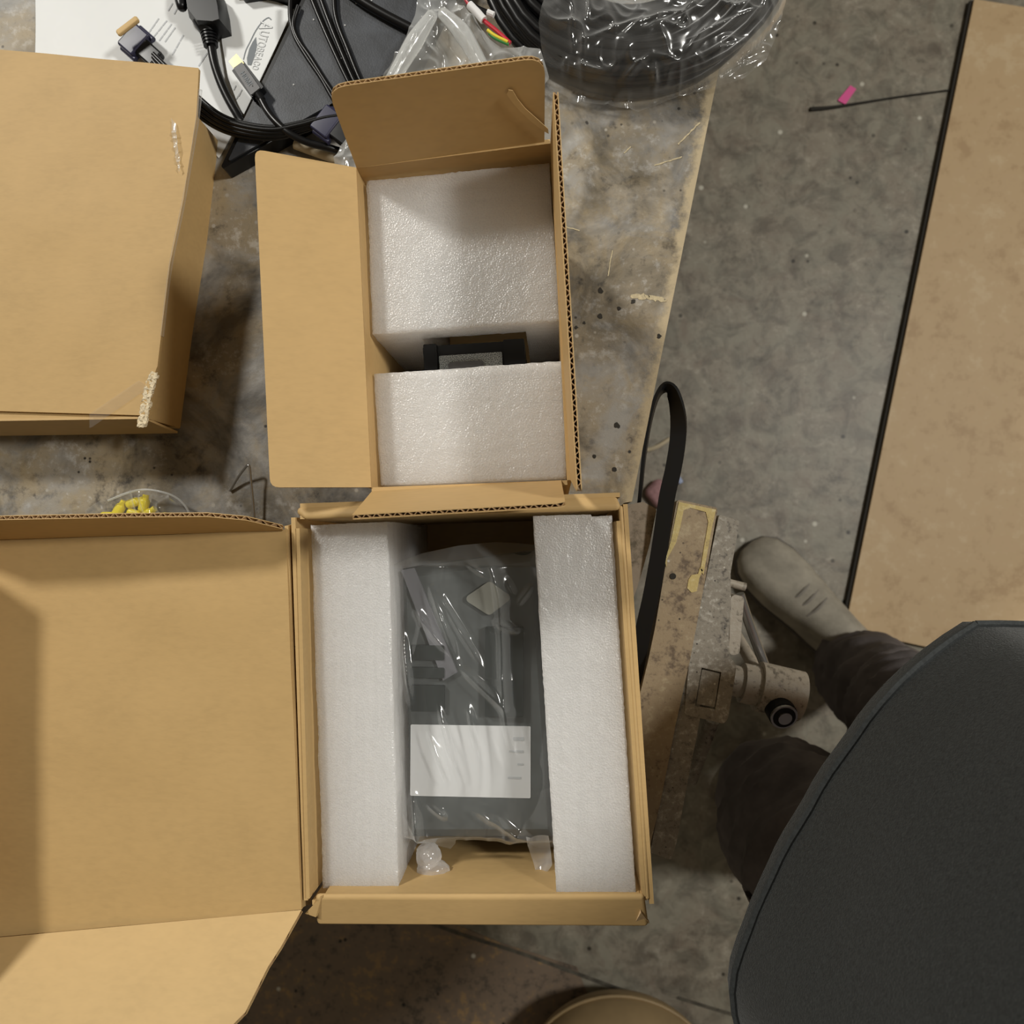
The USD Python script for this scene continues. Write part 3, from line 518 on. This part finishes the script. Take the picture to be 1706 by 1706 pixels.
obj(sl, 'top_plate', prism(prl(.008, .206, .004, .256), zs - .002, zs, .001), 'slab_top', 'dusty dark grey top plate')
rng = np.random.default_rng(4)
sp = [Manifold.sphere(.0008, 6).translate(tuple(prl(a, a, b, b)[0] + [0, 0, .0003])) for a, b in zip(rng.uniform(.02, .19, 28), rng.uniform(.02, .2, 28))]
obj(sl, 'dust_speck', cat_(*sp), 'paper', kind='stuff')
def paper(name, px, label, z, seed, curl):
    p = ats(px, z); z_ = lambda xy: z + curl * meshkit.noise(np.column_stack([xy * 14, np.zeros(len(xy))]), seed) ** 2
    t = thing(name, label, 'paper', (*p.mean(0)[:2], z)); obj(t, 'sheet', sheet(p, z_, .004, .0003), 'paper', smooth=True); return t, z_
s1, z1f = paper('paper_sheet', [(60, -120), (360, -120), (374, 60), (402, 190), (388, 222), (365, 264), (340, 235), (200, 160), (60, 160)], 'white printed sheet of paper under the power cord', T + .001, 2, .003)
s2, z2f = paper('paper_sheet', [(366, -40), (400, 2), (452, 0), (489, 14), (462, 73), (434, 132), (406, 192), (398, 178), (380, 130), (370, 70)], 'white leaflet with an oval logo beside the black case', T + .006, 5, .004)
def ink(parent, px, w, zfun, mt, name='print', h=.00025):
    p = spline(ats(px, T + .006), 5)[:, :2]; c_ = np.array(LineString(p).buffer(w / 2, 2).exterior.coords)[:-1]
    z = float(np.max(zfun(p))); m = tm(prism(c_, 0, h)); m.vertices[:, 2] += zfun(m.vertices[:, :2]) + .0001; obj(parent, name, m, mt)
for i, (x0, y0, x1, y1) in enumerate(((243, 52, 262, 26), (252, 58, 276, 30), (262, 64, 284, 36), (272, 66, 290, 42), (284, 88, 304, 54), (278, 14, 285, 2), (288, 20, 294, 9), (328, 106, 343, 84))):
    for k in range(3):
        a, b = (k + .08) / 3, (k + .85) / 3; ink(s1, [(x0 + (x1 - x0) * a, y0 + (y1 - y0) * a), (x0 + (x1 - x0) * b, y0 + (y1 - y0) * b)], .0013, z1f, 'ink_faint', 'print')
ink(s2, [(406, 99), (410, 84), (417, 70), (426, 52), (437, 37), (447, 30), (452, 33)], .0009, z2f, 'ink', 'logo_arc')
pz = ats([(426, 61), (427.5, 75), (424, 92), (418, 108), (412, 107), (411, 96), (415, 80), (420, 70)], T + .007); m = tm(prism(pz, 0, .0003)); m.vertices[:, 2] += z2f(m.vertices[:, :2]) + .0001; obj(s2, 'logo_oval', m, 'ink')
a, b = at(445, 36, T + .007), at(426, 108, T + .007); L = np.linalg.norm(b - a); dirx = (b - a) / L; diry = np.array([-dirx[1], dirx[0], 0])
pos = 0.0; sizes = [1.75, 1.25, 1.1, 1.1, 1.0, 1.0, .95, .9, .85]; letters = []
base_h = .0068; whites = []
for ch, s in zip('AUTOBEACO', sizes):
    h = base_h * s
    for bold, lst, dz in ((True, letters, .0001), (False, whites, .0003)):
        g = meshkit.text_mesh(ch, h, .00025, bold); g.apply_translation((0 if bold else .0003, 0, 0)); v = g.vertices
        w = a + np.outer(v[:, 0] * .70 + pos, dirx) + np.outer(v[:, 1] - h * .5, diry); w[:, 2] = z2f(w[:, :2]) + v[:, 2] + dz
        lst.append(trimesh.Trimesh(w, g.faces, process=False))
    pos += (meshkit.text_mesh(ch, h, .0002, True).bounds[1][0]) * .70 + .0003
obj(s2, 'logo_lettering', cat_(*letters), 'ink', 'dark lettering outline', smooth=False); obj(s2, 'logo_lettering', cat_(*whites), 'paper', 'white lettering fill', smooth=False)
for x0, y0, x1, y1 in ((394, 165, 399, 157), (398, 160, 403, 150), (390, 150, 393, 143)): ink(s2, [(x0, y0), (x1, y1)], .0011, z2f, 'ink_faint')
# power cord
pc = thing('power_cord', 'black power cord with a moulded plug and ribbed strain relief', 'cable', (*at(345, 40, T)[:2], T))
zp = T + .024
up_ = ats([(306, -12), (310, 17), (328, 40), (358, 42), (371, 38), (368, 12), (362, -14)], zp); lo_ = up_.copy(); cc = lo_.mean(0); lo_ = cc + (lo_ - cc) * 1.06; lo_[:, 2] = T + .004
mid = cc + (up_ - cc) * 1.1; mid[:, 2] = T + .014; up2 = cc + (up_ - cc) * .86; up2[:, 2] = zp + .003
obj(pc, 'plug', hull(np.vstack([up2, mid, lo_])), 'black_plastic', smooth=25)
obj(pc, 'plug_ear', balls([(*at(300, 0, zp - .006), .005), (*at(303, 10, zp - .006), .005), (*at(300, -20, zp - .006), .005)]), 'black_plastic')
na, nb = at(345, 38, T + .014), at(352, 80, T + .012)
obj(pc, 'strain_relief', axis_cyl(na, na + (nb - na) * .45, .0125, .0075), 'black_plastic')
for k in range(5):
    q0 = na + (nb - na) * (.38 + .12 * k); obj(pc, 'relief_ring', axis_cyl(q0, q0 + (nb - na) * .075, .0078 - .0003 * k), 'black_plastic')
obj(pc, 'cord', tube(ats([(351, 70, T + .012), (356, 100, T + .012), (365, 130, T + .011), (378, 160, T + .010), (393, 187, T + .009), (406, 206, T + .008), (440, 228, T + .010)], 0), .0042, 12), 'black_cable')
# HDMI cable
hc = thing('display_cable', 'black display cable with a grey plug body and gold tip over the leaflet', 'cable', (*at(412, 130, T)[:2], T))
zq = zs + .012
hx = lambda px: ats(px, zq)
obj(hc, 'plug_tip', prism(hx([(380, 101), (393, 88), (406, 104), (392, 117)]), zq - .006, zq - .001, .0005), 'brass', 'gold plug tip')
obj(hc, 'plug_shell', prism(hx([(385, 116), (404, 99), (438, 143), (418, 161)]), zq - .010, zq - .0015, .001), 'black_plastic')
obj(hc, 'plug_body', prism(hx([(389, 113), (403, 103), (433, 146), (418, 158)]), zq - .004, zq, .0008), 'plug_grey', 'grey plug body')
a, b = at(403, 120, zq), at(418, 142, zq); dx_ = (b - a) / np.linalg.norm(b - a); g = meshkit.text_mesh('HDMI', .0042, .0002, True); v = g.vertices; ny_ = np.array([-dx_[1], dx_[0], 0])
g.vertices = a + np.outer(v[:, 0] * .95, dx_) + np.outer(v[:, 1] - .002, ny_) + np.outer(v[:, 2] + .0001, [0, 0, 1]); obj(hc, 'lettering', g, 'ink', 'dark moulded lettering', smooth=False)
obj(hc, 'boot', tube(ats([(424, 148, zq - .005), (430, 158, zq - .005), (437, 168, zq - .005)], 0), [.0052, .0044, .0034], 12, 4), 'black_plastic')
obj(hc, 'cord', tube(ats([(435, 166, zq - .005), (446, 186, zq - .004), (462, 205, zq - .002), (485, 224, zq - .002), (515, 238, zq - .006), (550, 247, zq - .010), (600, 262, T + .01)], 0), .0033, 12), 'black_cable')
# bundle of thin black cables
for k, (o, zz) in enumerate(((0, .012), (9, .010), (17, .008), (-7, .007), (25, .005))):
    lab = ['uppermost', 'second', 'third', 'rearmost', 'lowest'][k] + ' black cable of the bundle curving beside the flat carton'
    obj(None, 'bundle_cable', tube(ats([(255, 95 + o * .8), (300, 140 + o), (330, 168 + o), (365, 195 + o * .8), (405, 210 + o * .7), (455, 216 + o * .6), (500, 208 + o * .5), (545, 196 + o * .4), (600, 190 + o * .4)], zs + zz), .0020, 10), 'black_cable', lab, 60, cat='cable', group=None)
for k, (pts, lab) in enumerate((([(484, -10), (484, 30), (492, 62), (512, 96), (535, 130), (551, 158), (570, 190)], 'thin black cable crossing the case, nearest the leaflet'),
                               ([(497, 10), (489, 40), (497, 66), (516, 94), (540, 132), (556, 156), (580, 190)], 'thin black cable doubled beside the one nearest the leaflet'),
                               ([(512, -20), (530, 25), (553, 78), (580, 135), (600, 170)], 'thin black cable crossing the middle of the case'),
                               ([(528, -20), (546, 30), (566, 80), (590, 135), (610, 170)], 'thin black cable right of the one over the middle of the case'),
                               ([(556, -20), (560, 30), (580, 84), (601, 135), (620, 165)], 'rightmost thin black cable crossing the case'))):
    obj(None, 'thin_cable', tube(ats(pts, zs + .0027), .0022, 10), 'black_cable', lab, 60, cat='cable')
obj(None, 'thick_cable', tube(ats([(560, -30, zs + .005), (600, 0, zs + .005), (640, 24, zs + .005), (690, 50, zs + .005)], 0), .0042, 10), 'black_cable', 'thick black cable at the back edge of the case', 60, cat='cable')
tb = thing('charger', 'black block at the top edge behind the leaflet', 'charger', (*at(455, -30, T)[:2], T + .001))
obj(tb, 'block', prism(ats([(396, -80), (530, -80), (508, -14), (480, -4), (440, -12), (400, -6)], T + .016), T + .001, T + .016, .003), 'black_plastic')
obj(None, 'pale_tube', tube(ats([(492, 240), (530, 254), (575, 270)], T + .006), .0048, 12), 'pale_wood', 'pale tan tube under the display cable beside the tall carton', 60, cat='tube')
# blue connectors
def connector(px, ang, label, z):
    c_ = at(*px, z); t = thing('plug_connector', label, 'connector', (c_[0], c_[1], z - .012))
    obj(t, 'shell', rbox(c_, (.020, .026, .011), .002, ang), 'navy_plastic'); d_ = np.array([math.cos(math.radians(ang)), math.sin(math.radians(ang)), 0]); e_ = np.array([-d_[1], d_[0], 0])
    obj(t, 'backshell', rbox(c_ + d_ * .019, (.022, .017, .009), .002, ang), 'black_plastic')
    for s in (-1, 1): obj(t, 'thumbscrew', axis_cyl(c_ + e_ * s * .0125 - d_ * .006, c_ + e_ * s * .0125 + d_ * .012, .0026, n=12), 'navy_plastic')
    obj(t, 'lead', tube([c_ + d_ * .028, c_ + d_ * .045 - [0, 0, .003], c_ + d_ * .07 - [0, 0, .008]], .0033, 10), 'black_cable')
connector((226, 70), -42, 'dark blue cable connector on the paper behind the flat carton', T + .012)
connector((546, 206), -38, 'dark blue cable connector tucked against the top flap of the tall carton', T + .030)
obj(None, 'wooden_stick', rbox(at(213, 44, T + .03), (.024, .006, .004), .0015, 36), 'kraft_pale', 'short tan stick end above the blue connector', 30, cat='stick')
# loose wires
lw = thing('wire_bundle', 'red and yellow-green wires with a white sleeve beside the coiled cable', 'wire', (*at(812, 35, T)[:2], T))
zw = T + .05
obj(lw, 'red_wire', tube(ats([(768, -20), (778, 2), (790, 16), (806, 34), (828, 52), (850, 72)], zw), .0018, 10), 'red_wire', 'red wire')
obj(lw, 'white_sleeve', tube(ats([(782, 8), (794, 20), (806, 34)], zw), .0036, 12), 'white_sleeve', 'white sleeve')
obj(lw, 'yellow_wire', tube(ats([(812, 50), (824, 59), (846, 70)], zw + .001), .0014, 10), 'yellow_wire', 'yellow wire')
obj(lw, 'green_wire', tube(ats([(815, 55), (826, 64), (848, 74)], zw), .0015, 10), 'green_wire', 'green wire')
obj(lw, 'wire_end', tube(ats([(812, 20), (823, 25)], zw), .0026, 10, 3), 'white_sleeve', 'white wire end')
obj(lw, 'black_wire', tube(ats([(770, -10), (790, 10), (812, 21)], zw), .0022, 10), 'black_cable', 'black wire')
# coil of cable in its bag
zc = T + .006; cc = at(1058, -104, T + .03)
slots = [(r, h) for h in (0, 1, 2, 3) for r in ((0, 1, 2, 3, 4, 5, 6, 7) if h % 2 == 0 else (6.5, 5.5, 4.5, 3.5, 2.5, 1.5, .5))][:29]
pts = []
for i in range(len(slots)):
    for a_ in np.arange(0, 1, 1 / 40):
        s0, s1_ = slots[i], slots[min(i + 1, len(slots) - 1)]; e = np.clip((a_ - .8) / .2, 0, 1)
        r_ = .068 + .0094 * (s0[0] * (1 - e) + s1_[0] * e); h_ = zc + .0085 * (s0[1] * (1 - e) + s1_[1] * e)
        th = 2 * np.pi * a_ + np.pi / 2; pts.append((cc[0] + r_ * math.cos(th) + .0025 * math.sin(3 * th + i), cc[1] + r_ * math.sin(th) * .93 + .0025 * math.sin(2 * th + 2 * i), h_ + .001 * math.sin(2 * th + i)))
obj(None, 'cable_coil', tube(pts, .0046, 9, 1), 'black_cable', 'thick black cable wound in a coil inside the clear bag at the top', 60, cat='cable')
cb = thing('coil_bag', 'glossy crumpled clear bag over the coiled black cable, hanging past the bench edge', 'bag', (cc[0], cc[1], T))
cpx = [(905, -60), (908, 20), (898, 55), (902, 85), (912, 125), (960, 150), (1020, 156), (1068, 166), (1120, 146), (1190, 126), (1245, 112), (1285, 80), (1302, 40), (1314, 0), (1320, -60), (1320, -260), (905, -260)]
czs = []
for x0, y0, x1, y1, h, w in ((935, 100, 1035, 125, 8, 6), (1035, 128, 1085, 95, 8, 5), (1085, 95, 1140, 105, 6, 5), (1090, 100, 1095, 140, 6, 5), (1135, 100, 1190, 35, 8, 6), (1150, 70, 1280, 10, 9, 6), (1170, 90, 1300, 40, 8, 6), (1200, 110, 1290, 60, 7, 6), (950, 80, 1120, 30, 7, 7), (1030, 70, 1120, 28, 7, 5), (1120, 60, 1150, 20, 6, 4)):
    a, b = at(x0, y0, T + .04), at(x1, y1, T + .04); czs.append((a[0], a[1], b[0], b[1], h * .0007, w * .0008))
def coilz(xy):
    r_ = np.hypot(xy[:, 0] - cc[0], (xy[:, 1] - cc[1]) / .93); t_ = np.clip(1 - ((r_ - .10) / .048) ** 2, 0, 1) ** .5
    return T + .010 + .036 * t_ + .006 * fold(xy, 28, 21, 3) * (.4 + .6 * t_) + .003 * fold(xy, 75, 25, 3) + crease(xy, czs)
obj(cb, 'film', sheet(ats(cpx, T + .03), coilz, .0016), 'coil_film', smooth=True)
# cloudy bag left of the coil
gb = thing('cloudy_bag', 'cloudy plastic bag with a folded rim standing behind the top flap of the tall carton', 'bag', (*at(720, 90, T)[:2], T))
gpx = [(705, -60), (690, 20), (662, 85), (625, 160), (640, 230), (860, 190), (915, 130), (900, 85), (870, 78), (835, 75), (815, 60), (790, 30), (760, 0), (750, -60)]
gz = []
for x0, y0, x1, y1, h, w in ((725, 20, 655, 130, 14, 12), (735, 20, 800, 100, 14, 14), (770, 10, 820, 80, 8, 6), (760, 130, 775, 90, 8, 6), (700, 60, 730, 85, 5, 6), (865, 85, 860, 120, 8, 5)):
    a, b = at(x0, y0, T + .04), at(x1, y1, T + .04); gz.append((a[0], a[1], b[0], b[1], h * .0009, w * .0008))
obj(gb, 'film', sheet(ats(gpx, T + .035), lambda xy: T + .030 + .007 * fold(xy, 30, 41, 3) + .003 * fold(xy, 90, 44, 3) + crease(xy, gz), .0016), 'milky_film', smooth=True)
for px in ([(722, 22), (690, 70), (652, 135)], [(735, 20), (770, 55), (805, 115)]):
    p_ = ats(px, T + .045); obj(gb, 'rolled_rim', tube(p_, [.005, .008, .006], 10), 'milky_film', smooth=True)
obj(gb, 'corner', sheet(ats([(577, 232), (590, 262), (600, 284), (556, 280), (556, 262), (566, 240)], T + .05), lambda xy: T + .045 + .006 * fold(xy, 60, 51, 2), .0015), 'milky_film', smooth=True)
# bag of yellow connectors, hook
yb_ = thing('connector_bag', 'small clear bag holding yellow pieces, half behind the lid of the mailer carton', 'bag', (*at(250, 850, T)[:2], T))
ypx = [(150, 850), (190, 828), (236, 815), (262, 818), (290, 826), (312, 846), (322, 872), (320, 920), (150, 930)]
a, b = at(238, 816, T + .01), at(254, 866, T + .01); a2_, b2_ = at(284, 824, T + .01), at(308, 842, T + .01)
obj(yb_, 'film', sheet(ats(ypx, T + .008), lambda xy: T + .0155 + .004 * fold(xy, 45, 61, 3) + crease(xy, [(a[0], a[1], b[0], b[1], .006, .005), (a2_[0], a2_[1], b2_[0], b2_[1], .004, .004)]), .0015), 'clear_film', smooth=True)
obj(yb_, 'rim', tube(ats([(180, 834), (210, 822), (236, 816), (262, 818), (290, 827), (310, 845), (321, 872)], T + .016), .0010, 8), 'milky_film')
k = 0
for px, an in (((222, 838), 20), ((240, 842), 80), ((224, 856), -15), ((245, 858), 40), ((198, 850), 60), ((270, 862), 10), ((205, 872), 30), ((238, 876), 75), ((180, 860), 0)):
    lab = ['uppermost yellow connector in the small bag', 'yellow connector just right of the uppermost one', 'yellow connector at the left under the uppermost one', 'yellow connector against the fold of the bag', 'yellow connector left of the others in the bag', 'yellow connector alone right of the fold', 'yellow connector low in the bag behind the lid flap', 'yellow connector low in the bag right of its neighbour', 'leftmost yellow connector in the bag'][k]; k += 1
    c_ = at(*px, T + .007); obj(None, 'wire_connector', man(rbox(c_, (.013, .008, .009), .0025, an)) + axis_cyl(c_ + [0, 0, 0], c_ + np.array([math.cos(math.radians(an)), math.sin(math.radians(an)), 0]) * .010, .0032, .0028, 14), 'yellow_plastic', lab, 40, cat='wire connector', group=None)
obj(None, 'wire_hook', tube(ats([(383, 818, T + .0015), (397, 795, T + .007), (408, 780, T + .012), (413, 775, T + .014), (416, 779, T + .014), (418, 800, T + .012), (421, 830, T + .010), (424, 866, T + .008), (427, 900, T + .005), (429, 925, T + .0015)], 0), .0011, 10), 'steel', 'thin bent steel wire hook standing on the bench', 60, cat='hook')

# ------------------------------------------------------------------ things on the floor
ply_ = thing('plywood_sheet', 'tan plywood sheet lying on the concrete beside the shoe', 'plywood', (.75, .1, 0))
pe0, pe1 = at(1502, 590, .014), at(1408, 1048, .014); pd = (pe1 - pe0) / np.linalg.norm(pe1 - pe0); pn = np.array([-pd[1], pd[0], 0]); pn = pn if pn[0] > 0 else -pn
pp = [pe0 - pd * .7, pe1, pe1 + pn * .9, pe0 - pd * .7 + pn * .9]
obj(ply_, 'board', prism(np.array(pp), 0.001, .014, .001), 'plywood')
obj(ply_, 'edge_band', prism(np.array([pe0 - pd * .7 - pn * .006, pe1 - pn * .006, pe1, pe0 - pd * .7]), .001, .009), 'crack', 'dark dirty edge')
obj(None, 'tape_scrap', flat([(1395, 168), (1416, 143), (1426, 149), (1408, 175)], .001, .002, 0, r=.001), 'pink_tape', 'bright pink scrap of tape on the concrete floor', cat='tape')
obj(None, 'floor_wire', tube(ats([(1350, 182, .003), (1385, 179, .003), (1430, 172, .003), (1500, 161, .003), (1620, 145, .003)], 0), [.0042, .0028, .0018, .0016], 10), 'crack', 'thin dark wire on the floor below the pink scrap', cat='wire')
obj(None, 'wood_splinter', tube(ats([(1078, 750, .004), (1095, 744, .006), (1116, 731, .004)], 0), .0042, 8), 'pale_wood', 'pale splinter on the floor inside the belt loop', cat='splinter')
obj(None, 'cloth_scrap', balls([(*at(1087, 820, .01), .014), (*at(1097, 812, .012), .016), (*at(1098, 836, .01), .012)]), 'pink_cloth', 'dull pink scrap on the floor at the foot of the belt loop', cat='scrap')
obj(None, 'plastic_chip', rbox(at(1132, 800, .004), (.010, .014, .006), .002, 30), 'blue_chip', 'small bluish chip on the floor right of the belt', cat='chip')
# cushion at the near edge
sc_ = at(1035, 1838, .10); st = thing('round_cushion', 'round tan padded cushion on the floor, cut off by the bottom edge', 'cushion', (sc_[0], sc_[1], 0))
ang_ = np.linspace(-np.pi / 2, np.pi / 2, 25); prof = np.column_stack([.183 * np.cos(ang_) ** .55, .10 + .098 * np.sin(ang_)]); prof[0, 0] = prof[-1, 0] = 0
seat = trimesh.creation.revolve(prof, sections=64); seat.apply_translation((sc_[0], sc_[1], 0)); obj(st, 'cover', seat, 'stool_tan', smooth=True)
pip = [(sc_[0] + .1845 * math.cos(t_), sc_[1] + .1845 * math.sin(t_), .10) for t_ in np.linspace(0, 2 * np.pi, 65)]
obj(st, 'piping', tube(pip, .003, 8, 1), 'stool_tan')

# ------------------------------------------------------------------ the person holding the phone
pe = thing('person', 'person in a dark grey shirt and dusty pants standing beside the bench', 'person', (.45, -.35, 0))
FW = np.array([-.68, .73, 0.0])                                     # where the feet point
def bones(chain): return [balls([(*a, ra), (*b, rb)]) for (a, ra), (b, rb) in zip(chain[:-1], chain[1:])]
hip1, hip2, kn1, kn2, an1, an2 = (.41, -.24, .90), (.31, -.38, .90), (.465, -.240, .50), (.282, -.335, .50), (.520, -.225, .11), (.42, -.52, .10)
def leg_chain(h, k_, a_, g=0.0): return bones([(h, .100 + g), (tuple(.45 * np.array(h) + .55 * np.array(k_)), .082 + g), (k_, .066 + g), (tuple(.6 * np.array(k_) + .4 * np.array(a_)), .060 + g), (a_, .045 + g * 1.6)])
tc = np.array([.315, -.29, 0])
S_ = np.array([.5, .866, 0]); FF = np.array([-.866, .5, 0])
def pt(s, f, z): return tuple(tc + S_ * s + FF * f + [0, 0, z])
torso = [balls([(*pt(-.10, 0, .92), .11), (*pt(.10, 0, .92), .11), (*pt(-.08, .02, 1.08), .11), (*pt(.08, .02, 1.08), .11)]), balls([(*pt(-.08, .02, 1.08), .11), (*pt(.08, .02, 1.08), .11), (*pt(-.12, -.03, 1.34), .085), (*pt(.12, -.03, 1.34), .085)]), balls([(*pt(0, -.03, 1.36), .07), (*pt(0, -.01, 1.46), .055)])]
body = Manifold.batch_boolean([*torso, *leg_chain(hip1, kn1, an1), *leg_chain(hip2, kn2, an2)], m3.OpType.Add)
def soft(m, L, it=12):
    m = tm(m.refine_to_length(L)); m.merge_vertices(); trimesh.smoothing.filter_taubin(m, iterations=it); return m
obj(pe, 'body', soft(body, .02), 'skin', smooth=True)
pm = soft(Manifold.batch_boolean([*leg_chain(hip1, kn1, an1, .012), *leg_chain(hip2, kn2, an2, .012), balls([(*hip1, .12), (*hip2, .12)])], m3.OpType.Add), .010)
v = pm.vertices; nrm = pm.vertex_normals; w = np.column_stack([v[:, :2] * 9, v[:, 2] * 22])
pm.vertices = v + nrm * ((1 - np.abs(2 * meshkit.noise(w, 71) - 1)) ** 2 * .020 - .006 + .01 * (meshkit.noise(v * 14, 72) - .5))[:, None]
obj(pe, 'pants', pm, 'pants', 'dusty dark pants', smooth=True)
sil = [(1600, 1035), (1545, 1072), (1492, 1116), (1440, 1172), (1400, 1230), (1330, 1340), (1270, 1450), (1236, 1530), (1212, 1600), (1210, 1640), (1226, 1706)]
zh_ = .955
front = ats(sil, zh_)[:, :2]; cen = np.array([.325, -.295])
ang0 = np.unwrap(np.arctan2(front[:, 1] - cen[1], front[:, 0] - cen[0])); rad0 = np.hypot(*(front - cen).T)
N = 96; ring = []
for t_ in np.linspace(ang0[0], ang0[0] + 2 * np.pi, N, endpoint=False):
    if t_ <= ang0[-1]: r_ = np.interp(t_, ang0, rad0)
    else:
        u_ = (t_ - ang0[-1]) / (ang0[0] + 2 * np.pi - ang0[-1]); d_ = np.array([math.cos(t_), math.sin(t_)]); ell = 1 / math.hypot((d_ @ S_[:2]) / .225, (d_ @ FF[:2]) / .17)
        r_ = (rad0[-1] * (1 - u_) + rad0[0] * u_) * (1 - math.sin(np.pi * u_)) + ell * math.sin(np.pi * u_)
    ring.append((cen[0] + r_ * math.cos(t_), cen[1] + r_ * math.sin(t_)))
ring = np.array(ring)
levels = [(.957, .965, -.004), (.953, .99, 0), (.958, 1.0, 0), (.975, .995, .0), (1.00, .975, .004), (1.04, .96, .008), (1.10, .94, .014), (1.18, .93, .02), (1.26, .93, .03), (1.33, .88, .035), (1.38, .70, .04), (1.42, .42, .04), (1.44, .30, .04)]
rings = []
for i, (z, s, b_) in enumerate(levels):
    p = cen + (ring - cen) * s - FF[:2] * b_; wv_ = .006 * (meshkit.noise(np.column_stack([ring * 16, np.full(N, z * 9)]), 81) - .5)
    p = p + (ring - cen) * wv_[:, None] / .18 * (i > 3); rings.append(np.column_stack([p, np.full(N, z)]))
sh = obj(pe, 'shirt', loft(rings), 'shirt', 'dark grey shirt', smooth=True)
hemr = rings[3] + np.column_stack([(ring - cen) * .006, np.full(N, 0.0)]); obj(sh, 'hem', tube(np.vstack([hemr, hemr[:1]]), .0026, 6, 1), 'shirt_hem', 'raised hem seam')
def shoe(toe, name='shoe'):
    toe = np.asarray(toe, float); sd = np.array([-FW[1], FW[0], 0]); prof_ = [(0.002, .012, .020), (.010, .030, .045), (.028, .043, .062), (.06, .050, .076), (.10, .050, .088), (.14, .045, .105), (.175, .041, .125), (.205, .039, .140), (.24, .037, .145), (.27, .034, .13), (.288, .022, .09), (.292, .008, .05)]
    rs = []
    for d_, w_, h_ in prof_:
        th = np.linspace(0, 2 * np.pi, 28, endpoint=False); cx, sx = np.cos(th), np.sin(th)
        y = np.sign(cx) * np.abs(cx) ** .8 * w_ * 1.14; z = .018 + np.maximum(h_ - .018, .004) * np.where(sx > 0, np.abs(sx) ** .75, 0) 
        rs.append(toe - FW * d_ + y[:, None] * sd + z[:, None] * [0, 0, 1])
    m = loft(rs); m.vertices += m.vertex_normals * (.004 * (meshkit.noise(m.vertices * 30, 91) - .5))[:, None]
    s = obj(pe, name, m, 'shoe_suede', 'dusty pale grey work shoe', smooth=True)
    outl = np.vstack([[toe - FW * d_ + sd * w_ * 1.2 for d_, w_, h_ in prof_], [toe - FW * d_ - sd * w_ * 1.2 for d_, w_, h_ in prof_[::-1]]])
    obj(s, 'sole', prism(outl, 0, .020), 'sole_rubber')
    for d_, w_ in ((.115, .024), (.132, .024), (.150, .023)):
        c_ = toe - FW * d_; zt = np.interp(d_, [p[0] for p in prof_], [p[2] for p in prof_]); obj(s, 'lace', tube([c_ - sd * w_ + [0, 0, zt - .008], c_ + [0, 0, zt + .001], c_ + sd * w_ + [0, 0, zt - .008]], .003, 8), 'lace')
shoe(at(1244, 908, .02) * [1, 1, 0]); shoe(np.array([.325, -.415, 0]))
